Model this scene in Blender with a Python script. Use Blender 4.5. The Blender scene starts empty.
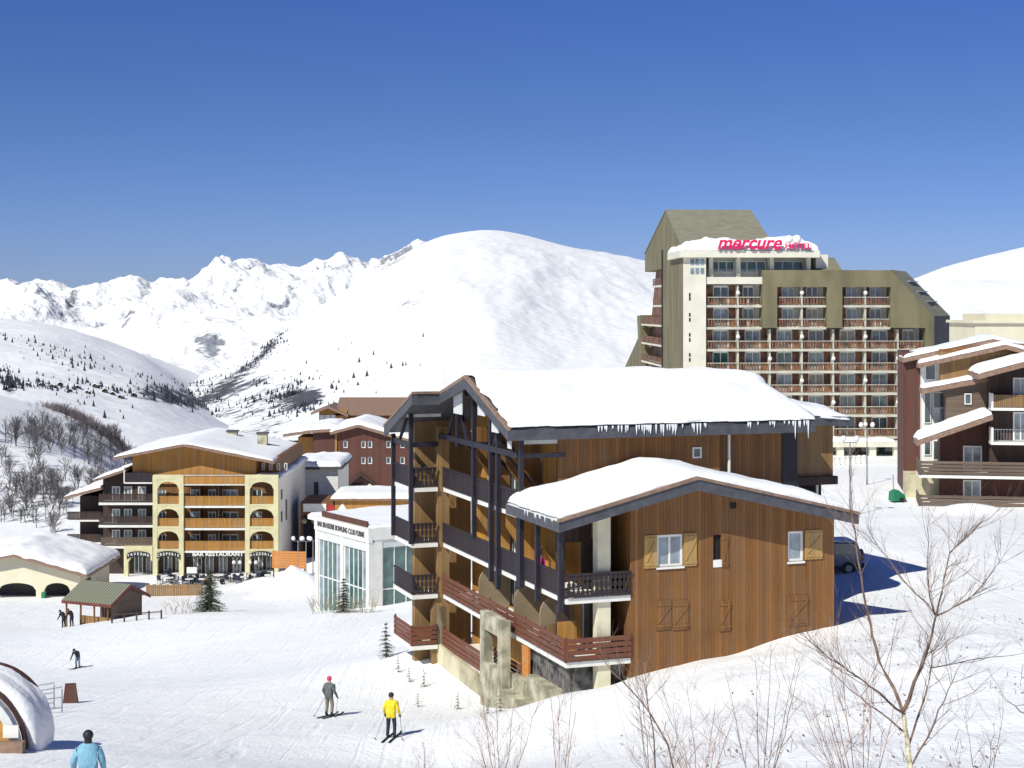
import bpy, math, random
import numpy as np
from mathutils import Vector, Matrix, noise as mnoise
R = math.radians
random.seed(7)
F_PX, HX, HY = 1600.0, 512.0, 310.0      # focal length in pixels, principal column, horizon row
SC = bpy.context.scene
COL = SC.collection

# ------------------------------------------------------------------ camera
cam_d = bpy.data.cameras.new('camera'); cam = bpy.data.objects.new('camera', cam_d); COL.objects.link(cam)
cam.location = (0, 0, 0); cam.rotation_euler = (R(90), 0, 0)
cam_d.sensor_width = 36; cam_d.lens = 36*F_PX/1024
cam_d.shift_y = -(384-HY)/1024
cam_d.clip_start = 0.5; cam_d.clip_end = 40000
SC.camera = cam
# ------------------------------------------------------------------ sky + sun
SUN_EL, SUN_DIR = 44, Vector((0.62, 0.785, 0)).normalized()     # horizontal direction the light travels
w = bpy.data.worlds.new('World'); SC.world = w; w.use_nodes = True
nt = w.node_tree; bg = nt.nodes['Background']
sky = nt.nodes.new('ShaderNodeTexSky'); sky.sky_type = 'NISHITA'; sky.sun_disc = False
sky.sun_elevation = R(SUN_EL)
sky.sun_rotation = math.atan2(-SUN_DIR.x, -SUN_DIR.y)
sky.altitude = 1800; sky.air_density = 1.0; sky.dust_density = 0.35; sky.ozone_density = 3.0
tint = nt.nodes.new('ShaderNodeMix'); tint.data_type = 'RGBA'; tint.blend_type = 'MULTIPLY'; tint.inputs[0].default_value = 1
tcw = nt.nodes.new('ShaderNodeTexCoord'); sxw = nt.nodes.new('ShaderNodeSeparateXYZ'); rmp = nt.nodes.new('ShaderNodeValToRGB')   # the thin, deep blue air of high altitude
nt.links.new(tcw.outputs['Generated'], sxw.inputs[0]); nt.links.new(sxw.outputs[2], rmp.inputs[0]); nt.links.new(rmp.outputs[0], tint.inputs[7])
re0 = rmp.color_ramp.elements; re0[0].position = .04; re0[0].color = (.345, .425, .735, 1); re0[1].position = .20; re0[1].color = (.25, .37, .70, 1)
re1 = rmp.color_ramp.elements.new(.12); re1.color = (.29, .39, .65, 1)
nt.links.new(sky.outputs[0], tint.inputs[6]); nt.links.new(tint.outputs[2], bg.inputs[0]); bg.inputs[1].default_value = 0.10
sl = bpy.data.lights.new('sun', 'SUN'); sl.energy = 4.3; sl.angle = R(0.5); sl.color = (1, 0.98, 0.88)
so = bpy.data.objects.new('sun', sl); COL.objects.link(so)
ld = Vector((SUN_DIR.x*math.cos(R(SUN_EL)), SUN_DIR.y*math.cos(R(SUN_EL)), -math.sin(R(SUN_EL))))
so.rotation_euler = ld.to_track_quat('-Z', 'Y').to_euler(); so.location = (-50, -50, 80)
SC.view_settings.view_transform = 'Standard'; SC.view_settings.look = 'None'
SC.view_settings.exposure = 0.22; SC.view_settings.gamma = 1

# ------------------------------------------------------------------ helpers
def at(px, py, d): return Vector(((px-HX)/F_PX*d, d, (HY-py)/F_PX*d))
class Frame:
    """a building's own axes: x to its right, y away; z stays absolute (0 = eye level)"""
    def __init__(s, x, y, ang): s.x, s.y, s.a = x, y, R(ang); s.c, s.s = math.cos(s.a), math.sin(s.a)
    def w(s, u, v): return (s.x+s.c*u-s.s*v, s.y+s.s*u+s.c*v)
    def u(s, px, v):
        k = (px-HX)/F_PX
        return (k*(s.y+s.c*v)-(s.x-s.s*v))/(s.c-k*s.s)
    def v(s, px, u):
        k = (px-HX)/F_PX
        return (s.x+s.c*u-k*(s.y+s.s*u))/(k*s.c+s.s)
    def z(s, py, u, v): return (HY-py)/F_PX*s.w(u, v)[1]

def tag(o, label=None, cat=None, group=None, kind=None):
    if label: o['label'] = label
    if cat: o['category'] = cat
    if group: o['group'] = group
    if kind: o['kind'] = kind
    return o
ZB = {}
def thing(name, fr, zb, label, cat, group=None, u=0, v=0, rot=0):
    o = bpy.data.objects.new(name, None); COL.objects.link(o); o.empty_display_size = .5
    x, y = fr.w(u, v)
    o.location = (x, y, zb); o.rotation_euler = (0, 0, fr.a+rot)
    tag(o, label, cat, group); ZB[o.name] = (u, v, zb)
    return o
class MB:
    def __init__(s): s.v = []; s.f = []
    def add(s, vs, fs):
        n = len(s.v); s.v += [tuple(p) for p in vs]; s.f += [tuple(i+n for i in f) for f in fs]; return s
    def box(s, x0, x1, y0, y1, z0, z1):
        if x0 > x1: x0, x1 = x1, x0
        if y0 > y1: y0, y1 = y1, y0
        if z0 > z1: z0, z1 = z1, z0
        return s.add([(x0,y0,z0),(x1,y0,z0),(x1,y1,z0),(x0,y1,z0),(x0,y0,z1),(x1,y0,z1),(x1,y1,z1),(x0,y1,z1)],
              [(0,3,2,1),(4,5,6,7),(0,1,5,4),(1,2,6,5),(2,3,7,6),(3,0,4,7)])
    def prism(s, pts, off):
        """closed polygon pts (3-D) swept by off"""
        n = len(pts); off = Vector(off)
        a = [Vector(p) for p in pts]; b = [p+off for p in a]
        fs = [tuple(range(n))[::-1], tuple(range(n, 2*n))]
        for i in range(n):
            j = (i+1) % n; fs.append((i, j, n+j, n+i))
        return s.add(a+b, fs)
    def bar(s, p, q, w=.1, h=None, up=(0,0,1)):
        h = h or w; p = Vector(p); q = Vector(q); d = (q-p).normalized(); up = Vector(up)
        if abs(d.dot(up)) > .98: up = Vector((0,1,0))
        r = d.cross(up).normalized()*w/2; t = r.cross(d).normalized()*h/2
        vs = [p-r-t, p+r-t, p+r+t, p-r+t, q-r-t, q+r-t, q+r+t, q-r+t]
        return s.add(vs, [(0,3,2,1),(4,5,6,7),(0,1,5,4),(1,2,6,5),(2,3,7,6),(3,0,4,7)])
    def tube(s, pts, rad, n=6, cap=True):
        pts = [Vector(p) for p in pts]; k = len(pts)
        if not hasattr(rad, '__len__'): rad = [rad]*k
        vs = []
        for i, p in enumerate(pts):
            d = (pts[min(i+1,k-1)]-pts[max(i-1,0)])
            d = d.normalized() if d.length > 1e-9 else Vector((0,0,1))
            up = Vector((0,0,1)) if abs(d.z) < .9 else Vector((0,1,0))
            a = d.cross(up).normalized(); b = a.cross(d)
            for j in range(n):
                t = 2*math.pi*j/n
                vs.append(p+(a*math.cos(t)+b*math.sin(t))*rad[i])
        fs = [(i*n+j, i*n+(j+1)%n, (i+1)*n+(j+1)%n, (i+1)*n+j) for i in range(k-1) for j in range(n)]
        if cap and n > 2: fs += [tuple(range(n))[::-1], tuple((k-1)*n+j for j in range(n))]
        return s.add(vs, fs)
    def ball(s, c, r, n=10, m=6, sz=1, sx=1, sy=1):
        c = Vector(c); vs = [c+Vector((0,0,-r*sz))]
        for i in range(1, m):
            a = -math.pi/2+math.pi*i/m
            for j in range(n):
                b = 2*math.pi*j/n
                vs.append(c+Vector((r*sx*math.cos(a)*math.cos(b), r*sy*math.cos(a)*math.sin(b), r*sz*math.sin(a))))
        vs.append(c+Vector((0,0,r*sz))); L = len(vs)-1
        fs = [(0, 1+(j+1)%n, 1+j) for j in range(n)]
        for i in range(m-2):
            for j in range(n): fs.append((1+i*n+j, 1+i*n+(j+1)%n, 1+(i+1)*n+(j+1)%n, 1+(i+1)*n+j))
        fs += [(L, 1+(m-2)*n+j, 1+(m-2)*n+(j+1)%n) for j in range(n)]
        return s.add(vs, fs)
    def sheet(s, zf, u0, u1, v0, v1, th, nu=40, nv=30, edge=.5, seed=0, wob=.12, lump=.3, hole=None, swap=False):
        """a blanket of snow of thickness th lying on surface zf(u,v), rounded at its edges"""
        top = []; bot = []; n3e = lambda a_, b_: 1.2*mnoise.noise(Vector((a_*2.7+seed, b_*2.7, 5.5)))
        for i in range(nu+1):
            for j in range(nv+1):
                a, b = i/nu, j/nv
                # cluster samples near the edges
                a = a+.10*math.sin(2*math.pi*a)*-1; b = b+.10*math.sin(2*math.pi*b)*-1
                uu = u0+(u1-u0)*a; vv = v0+(v1-v0)*b
                n1 = mnoise.noise(Vector((uu*.9+seed, vv*.9, seed*.37)))
                n2 = mnoise.noise(Vector((uu*.25+seed*2, vv*.25, 3.1)))
                du = min(a, 1-a)*abs(u1-u0); dv = min(b, 1-b)*abs(v1-v0); d = min(du, dv)
                e = min(1, d/edge); prof = math.sqrt(max(0, 1-(1-e)**2))
                uo = uu; vo = vv
                if i in (0, nu): uo += wob*(n1*2+n3e(uu, vv))
                if j in (0, nv): vo += wob*(n1*2+n3e(uu, vv))
                n3 = mnoise.noise(Vector((uu*2.6+seed, vv*1.3, 8.8))); t = th*(prof*(1+1.35*lump*n2+.22*n1+.09*n3)+.12*(1-prof))
                top.append((uo, vo, zf(uu, vv)+max(.02, t))); bot.append((uo, vo, zf(uu, vv)+.004))
        n = (nu+1)*(nv+1); ix = lambda i, j: i*(nv+1)+j; fs = []
        for i in range(nu):
            for j in range(nv):
                fs.append((ix(i,j), ix(i+1,j), ix(i+1,j+1), ix(i,j+1)))
                fs.append((n+ix(i,j), n+ix(i,j+1), n+ix(i+1,j+1), n+ix(i+1,j)))
        for i in range(nu):
            fs.append((ix(i,0), n+ix(i,0), n+ix(i+1,0), ix(i+1,0))); fs.append((ix(i,nv), ix(i+1,nv), n+ix(i+1,nv), n+ix(i,nv)))
        for j in range(nv):
            fs.append((ix(0,j), ix(0,j+1), n+ix(0,j+1), n+ix(0,j))); fs.append((ix(nu,j), n+ix(nu,j), n+ix(nu,j+1), ix(nu,j+1)))
        return s.add(top+bot, fs)
    def wall(s, a0, a1, z0, z1, y0, y1, holes=(), axis='x'):
        """a straight wall between y0..y1 with rectangular openings (a0,a1,z0,z1)"""
        xs = sorted({a0, a1, *[min(max(h[0], a0), a1) for h in holes], *[min(max(h[1], a0), a1) for h in holes]})
        for xa, xb in zip(xs, xs[1:]):
            if xb-xa < 1e-6: continue
            m = (xa+xb)/2; hs = sorted([(h[2], h[3]) for h in holes if h[0] < m < h[1]]); z = z0
            segs = []
            for ha, hb in hs:
                if ha > z: segs.append((z, ha))
                z = max(z, hb)
            if z < z1: segs.append((z, z1))
            for za, zb in segs:
                if axis == 'x': s.box(xa, xb, y0, y1, za, zb)
                else: s.box(y0, y1, xa, xb, za, zb)
        return s
    def archwall(s, x0, x1, zs, zc, ztop, y0, y1, n=10):
        """masonry over one arched opening: spring height zs, crown zc, flat top ztop"""
        for i in range(n):
            a = x0+(x1-x0)*i/n; b = x0+(x1-x0)*(i+1)/n
            f = lambda x: zs+(zc-zs)*math.sqrt(max(0, 1-((x-(x0+x1)/2)/((x1-x0)/2))**2))
            s.prism([(a,y0,f(a)), (b,y0,f(b)), (b,y0,ztop), (a,y0,ztop)], (0, y1-y0, 0))
        return s
    def build(s, name, mat, parent=None, smooth=False, origin=None, fix=True):
        me = bpy.data.meshes.new(name)
        vs = s.v
        if parent is not None:
            u, v, zb = ZB[parent.name]; vs = [(x-u, y-v, z-zb) for x, y, z in vs]
        elif origin is not None:
            vs = [(x-origin[0], y-origin[1], z-origin[2]) for x, y, z in vs]
        me.from_pydata(vs, [], s.f)
        if fix:
            import bmesh
            bm = bmesh.new(); bm.from_mesh(me); bmesh.ops.recalc_face_normals(bm, faces=bm.faces); bm.to_mesh(me); bm.free()
        if smooth: me.polygons.foreach_set('use_smooth', [True]*len(me.polygons))
        me.materials.append(mat); me.update()
        o = bpy.data.objects.new(name, me); COL.objects.link(o)
        if parent is not None:
            o.parent = parent; ZB[o.name] = ZB[parent.name]
        elif origin is not None: o.location = origin
        return o
def sub(name, mb, mat, part, smooth=False):
    """a sub-part: child of a part (which sits at its thing's origin)"""
    return mb.build(name, mat, part, smooth)
def box(name, mat, parent, *a): return MB().box(*a).build(name, mat, parent)

# ------------------------------------------------------------------ materials
def new_mat(name):
    m = bpy.data.materials.new(name); m.use_nodes = True; n = m.node_tree.nodes; return m, n, m.node_tree.links, n['Principled BSDF']
def L(nodes, links, t, **kw):
    x = nodes.new(t)
    for k, v in kw.items():
        if k.startswith('in'): x.inputs[int(k[2:])].default_value = v
        else: setattr(x, k, v)
    return x
def mat(name, c, rough=.7, var=.12, scale=3, metal=0, bump=0, bscale=20, spec=.4, c2=None, stretch=None):
    m, n, l, b = new_mat(name)
    b.inputs['Roughness'].default_value = rough; b.inputs['Metallic'].default_value = metal
    b.inputs['Specular IOR Level'].default_value = spec
    tc = n.new('ShaderNodeTexCoord'); src = tc.outputs['Object']
    if stretch:
        mp = n.new('ShaderNodeMapping'); mp.inputs['Scale'].default_value = stretch; l.new(src, mp.inputs[0]); src = mp.outputs[0]
    no = L(n, l, 'ShaderNodeTexNoise'); no.inputs['Scale'].default_value = scale; no.inputs['Detail'].default_value = 6; l.new(src, no.inputs[0])
    cr = n.new('ShaderNodeValToRGB'); l.new(no.outputs[0], cr.inputs[0])
    ca = [x*(1-var) for x in c]; cb = [min(1, x*(1+var)) for x in (c2 or c)]
    cr.color_ramp.elements[0].position = .35; cr.color_ramp.elements[0].color = (*ca, 1)
    cr.color_ramp.elements[1].position = .65; cr.color_ramp.elements[1].color = (*cb, 1)
    l.new(cr.outputs[0], b.inputs['Base Color'])
    if bump:
        nb = L(n, l, 'ShaderNodeTexNoise'); nb.inputs['Scale'].default_value = bscale; nb.inputs['Detail'].default_value = 5; l.new(src, nb.inputs[0])
        bp = n.new('ShaderNodeBump'); bp.inputs['Strength'].default_value = bump; bp.inputs['Distance'].default_value = .05
        l.new(nb.outputs[0], bp.inputs['Height']); l.new(bp.outputs[0], b.inputs['Normal'])
    return m
def wood(name, c1, c2, plank=.14, horiz=False, rough=.65, groove=.5, weather=.35):
    m, n, l, b = new_mat(name)
    b.inputs['Roughness'].default_value = rough; b.inputs['Specular IOR Level'].default_value = .3
    tc = n.new('ShaderNodeTexCoord'); sp = n.new('ShaderNodeSeparateXYZ'); l.new(tc.outputs['Object'], sp.inputs[0])
    if horiz: s = sp.outputs[2]
    else:
        a = L(n, l, 'ShaderNodeMath', operation='ADD'); l.new(sp.outputs[0], a.inputs[0]); l.new(sp.outputs[1], a.inputs[1]); s = a.outputs[0]
    dv = L(n, l, 'ShaderNodeMath', operation='DIVIDE'); l.new(s, dv.inputs[0]); dv.inputs[1].default_value = plank
    fl = L(n, l, 'ShaderNodeMath', operation='FLOOR'); l.new(dv.outputs[0], fl.inputs[0])
    fr = L(n, l, 'ShaderNodeMath', operation='FRACT'); l.new(dv.outputs[0], fr.inputs[0])
    wn = n.new('ShaderNodeTexWhiteNoise'); wn.noise_dimensions = '1D'; l.new(fl.outputs[0], wn.inputs['W'])
    mp = n.new('ShaderNodeMapping'); l.new(tc.outputs['Object'], mp.inputs[0])
    mp.inputs['Scale'].default_value = (1.2, 1.2, 14) if horiz else (9, 9, .7)
    no = n.new('ShaderNodeTexNoise'); no.inputs['Scale'].default_value = 1.6; no.inputs['Detail'].default_value = 6; l.new(mp.outputs[0], no.inputs[0])
    big = n.new('ShaderNodeTexNoise'); big.inputs['Scale'].default_value = .45; big.inputs['Detail'].default_value = 4; l.new(tc.outputs['Object'], big.inputs[0])
    ad = L(n, l, 'ShaderNodeMath', operation='MULTIPLY_ADD'); l.new(wn.outputs[0], ad.inputs[0]); ad.inputs[1].default_value = .62
    ad2 = L(n, l, 'ShaderNodeMath', operation='MULTIPLY_ADD'); l.new(no.outputs[0], ad2.inputs[0]); ad2.inputs[1].default_value = .7; ad2.inputs[2].default_value = -.16
    l.new(ad2.outputs[0], ad.inputs[2])
    ad3 = L(n, l, 'ShaderNodeMath', operation='MULTIPLY_ADD'); l.new(big.outputs[0], ad3.inputs[0]); ad3.inputs[1].default_value = .8; ad3.inputs[2].default_value = -.4
    ad4 = L(n, l, 'ShaderNodeMath', operation='ADD'); l.new(ad.outputs[0], ad4.inputs[0]); l.new(ad3.outputs[0], ad4.inputs[1])
    mx = L(n, l, 'ShaderNodeMix', data_type='RGBA'); l.new(ad4.outputs[0], mx.inputs[0]); mx.inputs[6].default_value = (*c1, 1); mx.inputs[7].default_value = (*c2, 1)
    ws = n.new('ShaderNodeMapping'); ws.inputs['Scale'].default_value = (1.4, 1.4, .22); l.new(tc.outputs['Object'], ws.inputs[0])
    wo = n.new('ShaderNodeTexNoise'); wo.inputs['Scale'].default_value = 1.3; wo.inputs['Detail'].default_value = 7; wo.inputs['Roughness'].default_value = .7; l.new(ws.outputs[0], wo.inputs[0])
    wr_ = n.new('ShaderNodeMapRange'); l.new(wo.outputs[0], wr_.inputs[0]); wr_.inputs[1].default_value = .45; wr_.inputs[2].default_value = .72; wr_.inputs[4].default_value = weather*1.6
    g_ = sum(c1)/3*.5+sum(c2)/3*.5; wm = L(n, l, 'ShaderNodeMix', data_type='RGBA'); l.new(wr_.outputs[0], wm.inputs[0]); l.new(mx.outputs[2], wm.inputs[6]); wm.inputs[7].default_value = (g_*1.2, g_*1.03, g_*.78, 1); mx = wm
    gr = n.new('ShaderNodeValToRGB'); l.new(fr.outputs[0], gr.inputs[0])
    e = gr.color_ramp.elements; e[0].position = 0; e[0].color = (1-groove,)*3+(1,); e[1].position = .14; e[1].color = (1,1,1,1)
    mu = L(n, l, 'ShaderNodeMix', data_type='RGBA', blend_type='MULTIPLY'); mu.inputs[0].default_value = 1
    l.new(mx.outputs[2], mu.inputs[6]); l.new(gr.outputs[0], mu.inputs[7]); l.new(mu.outputs[2], b.inputs['Base Color'])
    bp = n.new('ShaderNodeBump'); bp.inputs['Strength'].default_value = .6; bp.inputs['Distance'].default_value = .02
    l.new(gr.outputs[0], bp.inputs['Height']); l.new(bp.outputs[0], b.inputs['Normal'])
    return m
def snow_mat(name, bump=.5, s1=.35, s2=4, dist=.25, tracks=False):
    m, n, l, b = new_mat(name)
    b.inputs['Roughness'].default_value = .55; b.inputs['Specular IOR Level'].default_value = .3
    tc = n.new('ShaderNodeTexCoord')
    no = n.new('ShaderNodeTexNoise'); no.inputs['Scale'].default_value = s1; no.inputs['Detail'].default_value = 8; no.inputs['Roughness'].default_value = .6
    l.new(tc.outputs['Object'], no.inputs[0])
    cr = n.new('ShaderNodeValToRGB'); l.new(no.outputs[0], cr.inputs[0])
    cr.color_ramp.elements[0].position = .3; cr.color_ramp.elements[0].color = (.84, .855, .86, 1)
    cr.color_ramp.elements[1].position = .7; cr.color_ramp.elements[1].color = (.90, .90, .885, 1)
    l.new(cr.outputs[0], b.inputs['Base Color'])
    n2 = n.new('ShaderNodeTexNoise'); n2.inputs['Scale'].default_value = s2; n2.inputs['Detail'].default_value = 6; l.new(tc.outputs['Object'], n2.inputs[0])
    a = L(n, l, 'ShaderNodeMath', operation='MULTIPLY_ADD'); l.new(n2.outputs[0], a.inputs[0]); a.inputs[1].default_value = .35; l.new(no.outputs[0], a.inputs[2])
    if tracks:
        for rot, sc_, st_ in ((.35, (1.5, .05, 1), .16), (-.3, (2.2, .07, 1), .13)):
            mp = n.new('ShaderNodeMapping'); mp.inputs['Rotation'].default_value = (0, 0, rot); mp.inputs['Scale'].default_value = sc_; l.new(tc.outputs['Object'], mp.inputs[0])
            t3 = n.new('ShaderNodeTexNoise'); t3.inputs['Scale'].default_value = 1; t3.inputs['Detail'].default_value = 3; l.new(mp.outputs[0], t3.inputs[0])
            rg_ = n.new('ShaderNodeMapRange'); l.new(t3.outputs[0], rg_.inputs[0]); rg_.inputs[1].default_value = .56; rg_.inputs[2].default_value = .66; rg_.inputs[4].default_value = -st_
            a2 = L(n, l, 'ShaderNodeMath', operation='ADD'); l.new(a.outputs[0], a2.inputs[0]); l.new(rg_.outputs[0], a2.inputs[1]); a = a2
    bp = n.new('ShaderNodeBump'); bp.inputs['Strength'].default_value = bump; bp.inputs['Distance'].default_value = dist
    l.new(a.outputs[0], bp.inputs['Height']); l.new(bp.outputs[0], b.inputs['Normal'])
    return m
def mountain_mat(name, rock, rock2, fine, bump, dist):
    m, n, l, b = new_mat(name)
    b.inputs['Roughness'].default_value = .7; b.inputs['Specular IOR Level'].default_value = .15
    tc = n.new('ShaderNodeTexCoord'); at_ = n.new('ShaderNodeAttribute'); at_.attribute_name = 'rock'
    no = n.new('ShaderNodeTexNoise'); no.inputs['Scale'].default_value = fine; no.inputs['Detail'].default_value = 7; no.inputs['Roughness'].default_value = .68
    l.new(tc.outputs['Object'], no.inputs[0])
    a = L(n, l, 'ShaderNodeMath', operation='MULTIPLY_ADD'); l.new(no.outputs[0], a.inputs[0]); a.inputs[1].default_value = 1.5; l.new(at_.outputs['Fac'], a.inputs[2])
    mr = n.new('ShaderNodeMapRange'); l.new(a.outputs[0], mr.inputs[0]); mr.inputs[1].default_value = 1.2; mr.inputs[2].default_value = 1.36
    n3 = n.new('ShaderNodeTexNoise'); n3.inputs['Scale'].default_value = fine*3; l.new(tc.outputs['Object'], n3.inputs[0])
    rm = L(n, l, 'ShaderNodeMix', data_type='RGBA'); l.new(n3.outputs[0], rm.inputs[0]); rm.inputs[6].default_value = (*rock, 1); rm.inputs[7].default_value = (*rock2, 1)
    mx = L(n, l, 'ShaderNodeMix', data_type='RGBA'); l.new(mr.outputs[0], mx.inputs[0]); mx.inputs[6].default_value = (.80, .81, .815, 1); l.new(rm.outputs[2], mx.inputs[7])
    l.new(mx.outputs[2], b.inputs['Base Color'])
    n2 = n.new('ShaderNodeTexNoise'); n2.inputs['Scale'].default_value = fine*.8; n2.inputs['Detail'].default_value = 8; l.new(tc.outputs['Object'], n2.inputs[0])
    bp = n.new('ShaderNodeBump'); bp.inputs['Strength'].default_value = bump; bp.inputs['Distance'].default_value = dist
    l.new(n2.outputs[0], bp.inputs['Height']); l.new(bp.outputs[0], b.inputs['Normal'])
    return m
def glass(name, c=(.05,.075,.09), rough=.08):
    return mat(name, c, rough, .35, 1.2, spec=.9)
M = dict(
 snow=snow_mat('snow', .5, .45, 5, .3, tracks=True), roofsnow=snow_mat('roof_snow', .6, .5, 4, .12),
 wood=wood('brown_boards', (.14,.06,.018), (.28,.128,.038), .16, groove=.6, weather=.3),
 wood_or=wood('honey_boards', (.32,.145,.026), (.54,.27,.055), .16),
 wood_lt=wood('pale_boards', (.19,.105,.04), (.33,.20,.08), .16),
 wood_dk=wood('dark_boards', (.035,.022,.02), (.075,.045,.035), .16),
 wood_rb=wood('red_brown_boards', (.085,.03,.024), (.14,.055,.04), .18),
 wood_gr=wood('grey_boards', (.10,.07,.05), (.18,.13,.10), .2, True),
 slat=wood('slat_boards', (.12,.038,.022), (.20,.075,.042), .2, True, groove=.1),
 post=mat('dark_post', (.016,.014,.024), .55, .3, 6), rail=wood('dark_railing', (.018,.014,.02), (.042,.03,.034), .12, groove=.3),
 fascia=mat('slate_fascia', (.07,.072,.085), .6, .2, 3), gutter=mat('roof_edge_wood', (.24,.155,.11), .6, .2, 4),
 white=mat('white_paint', (.72,.71,.66), .6, .06, 2), cream=mat('cream_render', (.62,.58,.42), .8, .08, 1.5, bump=.2),
 soffit=mat('white_board', (.60,.62,.60), .7, .08, 2), conc=mat('stained_concrete', (.30,.29,.20), .9, .3, 1.4, bump=.5, c2=(.40,.38,.28)),
 render_br=mat('tan_render', (.26,.20,.13), .9, .15, .8, bump=.2), concy=mat('yellowish_render', (.40,.36,.23), .9, .2, .7, bump=.4, c2=(.50,.46,.32)),
 stone=mat('dark_rubble_stone', (.045,.045,.048), .9, .6, 2.5, bump=1, bscale=6, c2=(.11,.11,.105)),
 glass=glass('window_glass'), curtain=mat('drawn_curtain', (.34,.31,.27), .6, .25, 2), glass_lt=glass('curtained_glass', (.22,.27,.30), .15), glass_gr=glass('green_tinted_glass', (.06,.13,.12), .1),
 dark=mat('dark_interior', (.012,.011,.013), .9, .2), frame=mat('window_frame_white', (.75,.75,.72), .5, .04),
 shutter=wood('yellow_shutter', (.36,.21,.06), (.46,.29,.10), .2), olive=mat('olive_render', (.175,.155,.088), .85, .2, .5, bump=.15, stretch=(1,1,.3)),
 olive_rf=mat('olive_roofing', (.22,.21,.15), .8, .12, .8, stretch=(1,1,6)), hotel_slab=mat('hotel_slab_white', (.50,.48,.40), .8, .15, .8), hotel_wh=mat('hotel_white', (.66,.64,.53), .8, .06, .6),
 hotel_br=mat('hotel_panel_brown', (.12,.062,.034), .6, .45, .9, c2=(.20,.095,.05)), magenta=mat('magenta_sign', (.72,.01,.10), .4, .05),
 slate=mat('slate_side', (.085,.085,.09), .8, .15, .6), yellowwall=mat('pale_yellow_render', (.60,.56,.34), .8, .08, 1),
 beige=mat('beige_render', (.66,.62,.46), .8, .06, .4), metalroof=None, iron=mat('galvanised_metal', (.28,.29,.30), .4, .15, 5, .6),
 green=mat('green_plastic', (.02,.18,.09), .5, .1), orange=wood('orange_boards', (.50,.17,.03), (.62,.25,.05), .3, True, groove=.25),
 darkred=mat('dark_red_paint', (.14,.035,.03), .6, .15), red=mat('red_paint', (.38,.03,.03), .5, .1), lamp=mat('opal_globe', (.80,.79,.76), .3, .03),
 bark=mat('twig_bark', (.13,.085,.065), .8, .3, 5, c2=(.22,.15,.11)), birch=mat('birch_bark', (.42,.38,.22), .8, .4, 14, c2=(.62,.56,.38)),
 redtwig=mat('reddish_twig', (.20,.10,.08), .8, .3, 6, c2=(.32,.22,.16)), greytwig=mat('grey_bare_twig', (.12,.11,.115), .9, .3, .5),
 needle=mat('spruce_needles', (.028,.045,.026), .9, .4, 1.2, c2=(.06,.08,.04)),
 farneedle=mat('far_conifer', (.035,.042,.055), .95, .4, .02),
 skin=mat('skin', (.45,.26,.19), .6, .05), yjacket=mat('yellow_jacket_cloth', (.72,.55,.02), .7, .1, 9, bump=.3), navy=mat('navy_cloth', (.018,.02,.04), .8, .2, 9),
 bjacket=mat('pale_blue_jacket_cloth', (.19,.40,.52), .7, .15, 7, bump=.6, bscale=9), taupe=mat('taupe_trouser_cloth', (.20,.17,.13), .8, .1, 9),
 greyj=mat('grey_jacket_cloth', (.10,.11,.11), .8, .2, 9), pink=mat('pink_hat_wool', (.55,.05,.10), .9, .1), black=mat('black_rubber', (.015,.015,.018), .6, .2),
 paleblue=mat('faded_blue_trouser', (.16,.22,.27), .8, .1, 9), carpaint=mat('slate_blue_car_paint', (.10,.13,.18), .25, .08, 1, .3),
 ice=mat('icicle_ice', (.74,.78,.80), .15, .05), yellowhut=wood('golden_boards', (.40,.20,.03), (.52,.28,.05), .35, True, groove=.35),
 flower=mat('dead_balcony_plants', (.16,.09,.05), .9, .5, 4, c2=(.30,.26,.14)), cushion=mat('magenta_towel', (.5,.03,.16), .8, .1),
)
def ribbed():
    m, n, l, b = new_mat('ribbed_metal_roof'); b.inputs['Roughness'].default_value = .5
    tc = n.new('ShaderNodeTexCoord'); sp = n.new('ShaderNodeSeparateXYZ'); l.new(tc.outputs['Object'], sp.inputs[0])
    dv = L(n, l, 'ShaderNodeMath', operation='DIVIDE'); l.new(sp.outputs[0], dv.inputs[0]); dv.inputs[1].default_value = .32
    fr = L(n, l, 'ShaderNodeMath', operation='FRACT'); l.new(dv.outputs[0], fr.inputs[0])
    cr = n.new('ShaderNodeValToRGB'); l.new(fr.outputs[0], cr.inputs[0])
    cr.color_ramp.elements[0].position = .25; cr.color_ramp.elements[0].color = (.07,.085,.055,1)
    cr.color_ramp.elements[1].position = .45; cr.color_ramp.elements[1].color = (.24,.24,.17,1)
    l.new(cr.outputs[0], b.inputs['Base Color']); return m
M['metalroof'] = ribbed()

# ------------------------------------------------------------------ numpy noise
_rng = np.random.RandomState(3); _perm = _rng.permutation(512); _perm = np.concatenate([_perm, _perm, _perm]); _g = _rng.randn(512, 2); _g /= np.linalg.norm(_g, axis=1)[:, None]
def perlin(x, y):
    xi = np.floor(x).astype(int); yi = np.floor(y).astype(int); xf = x-xi; yf = y-yi
    h = lambda a, b: _perm[(_perm[a % 512]+b) % 512]
    def dot(ix, iy, fx, fy): g = _g[h(ix, iy)]; return g[..., 0]*fx+g[..., 1]*fy
    u = xf**3*(xf*(xf*6-15)+10); v = yf**3*(yf*(yf*6-15)+10)
    a = dot(xi, yi, xf, yf); b = dot(xi+1, yi, xf-1, yf); c = dot(xi, yi+1, xf, yf-1); d = dot(xi+1, yi+1, xf-1, yf-1)
    return (a+(b-a)*u)*(1-v)+(c+(d-c)*u)*v
def fbm(x, y, o=5, rid=False, gain=.5):
    s = 0; a = 1; t = 0
    for k in range(o):
        n = perlin(x*2**k+17.3*k, y*2**k-9.1*k)
        if rid: n = 1-2.4*np.abs(n)
        s = s+a*n; t += a; a *= gain
    return s/t

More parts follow.
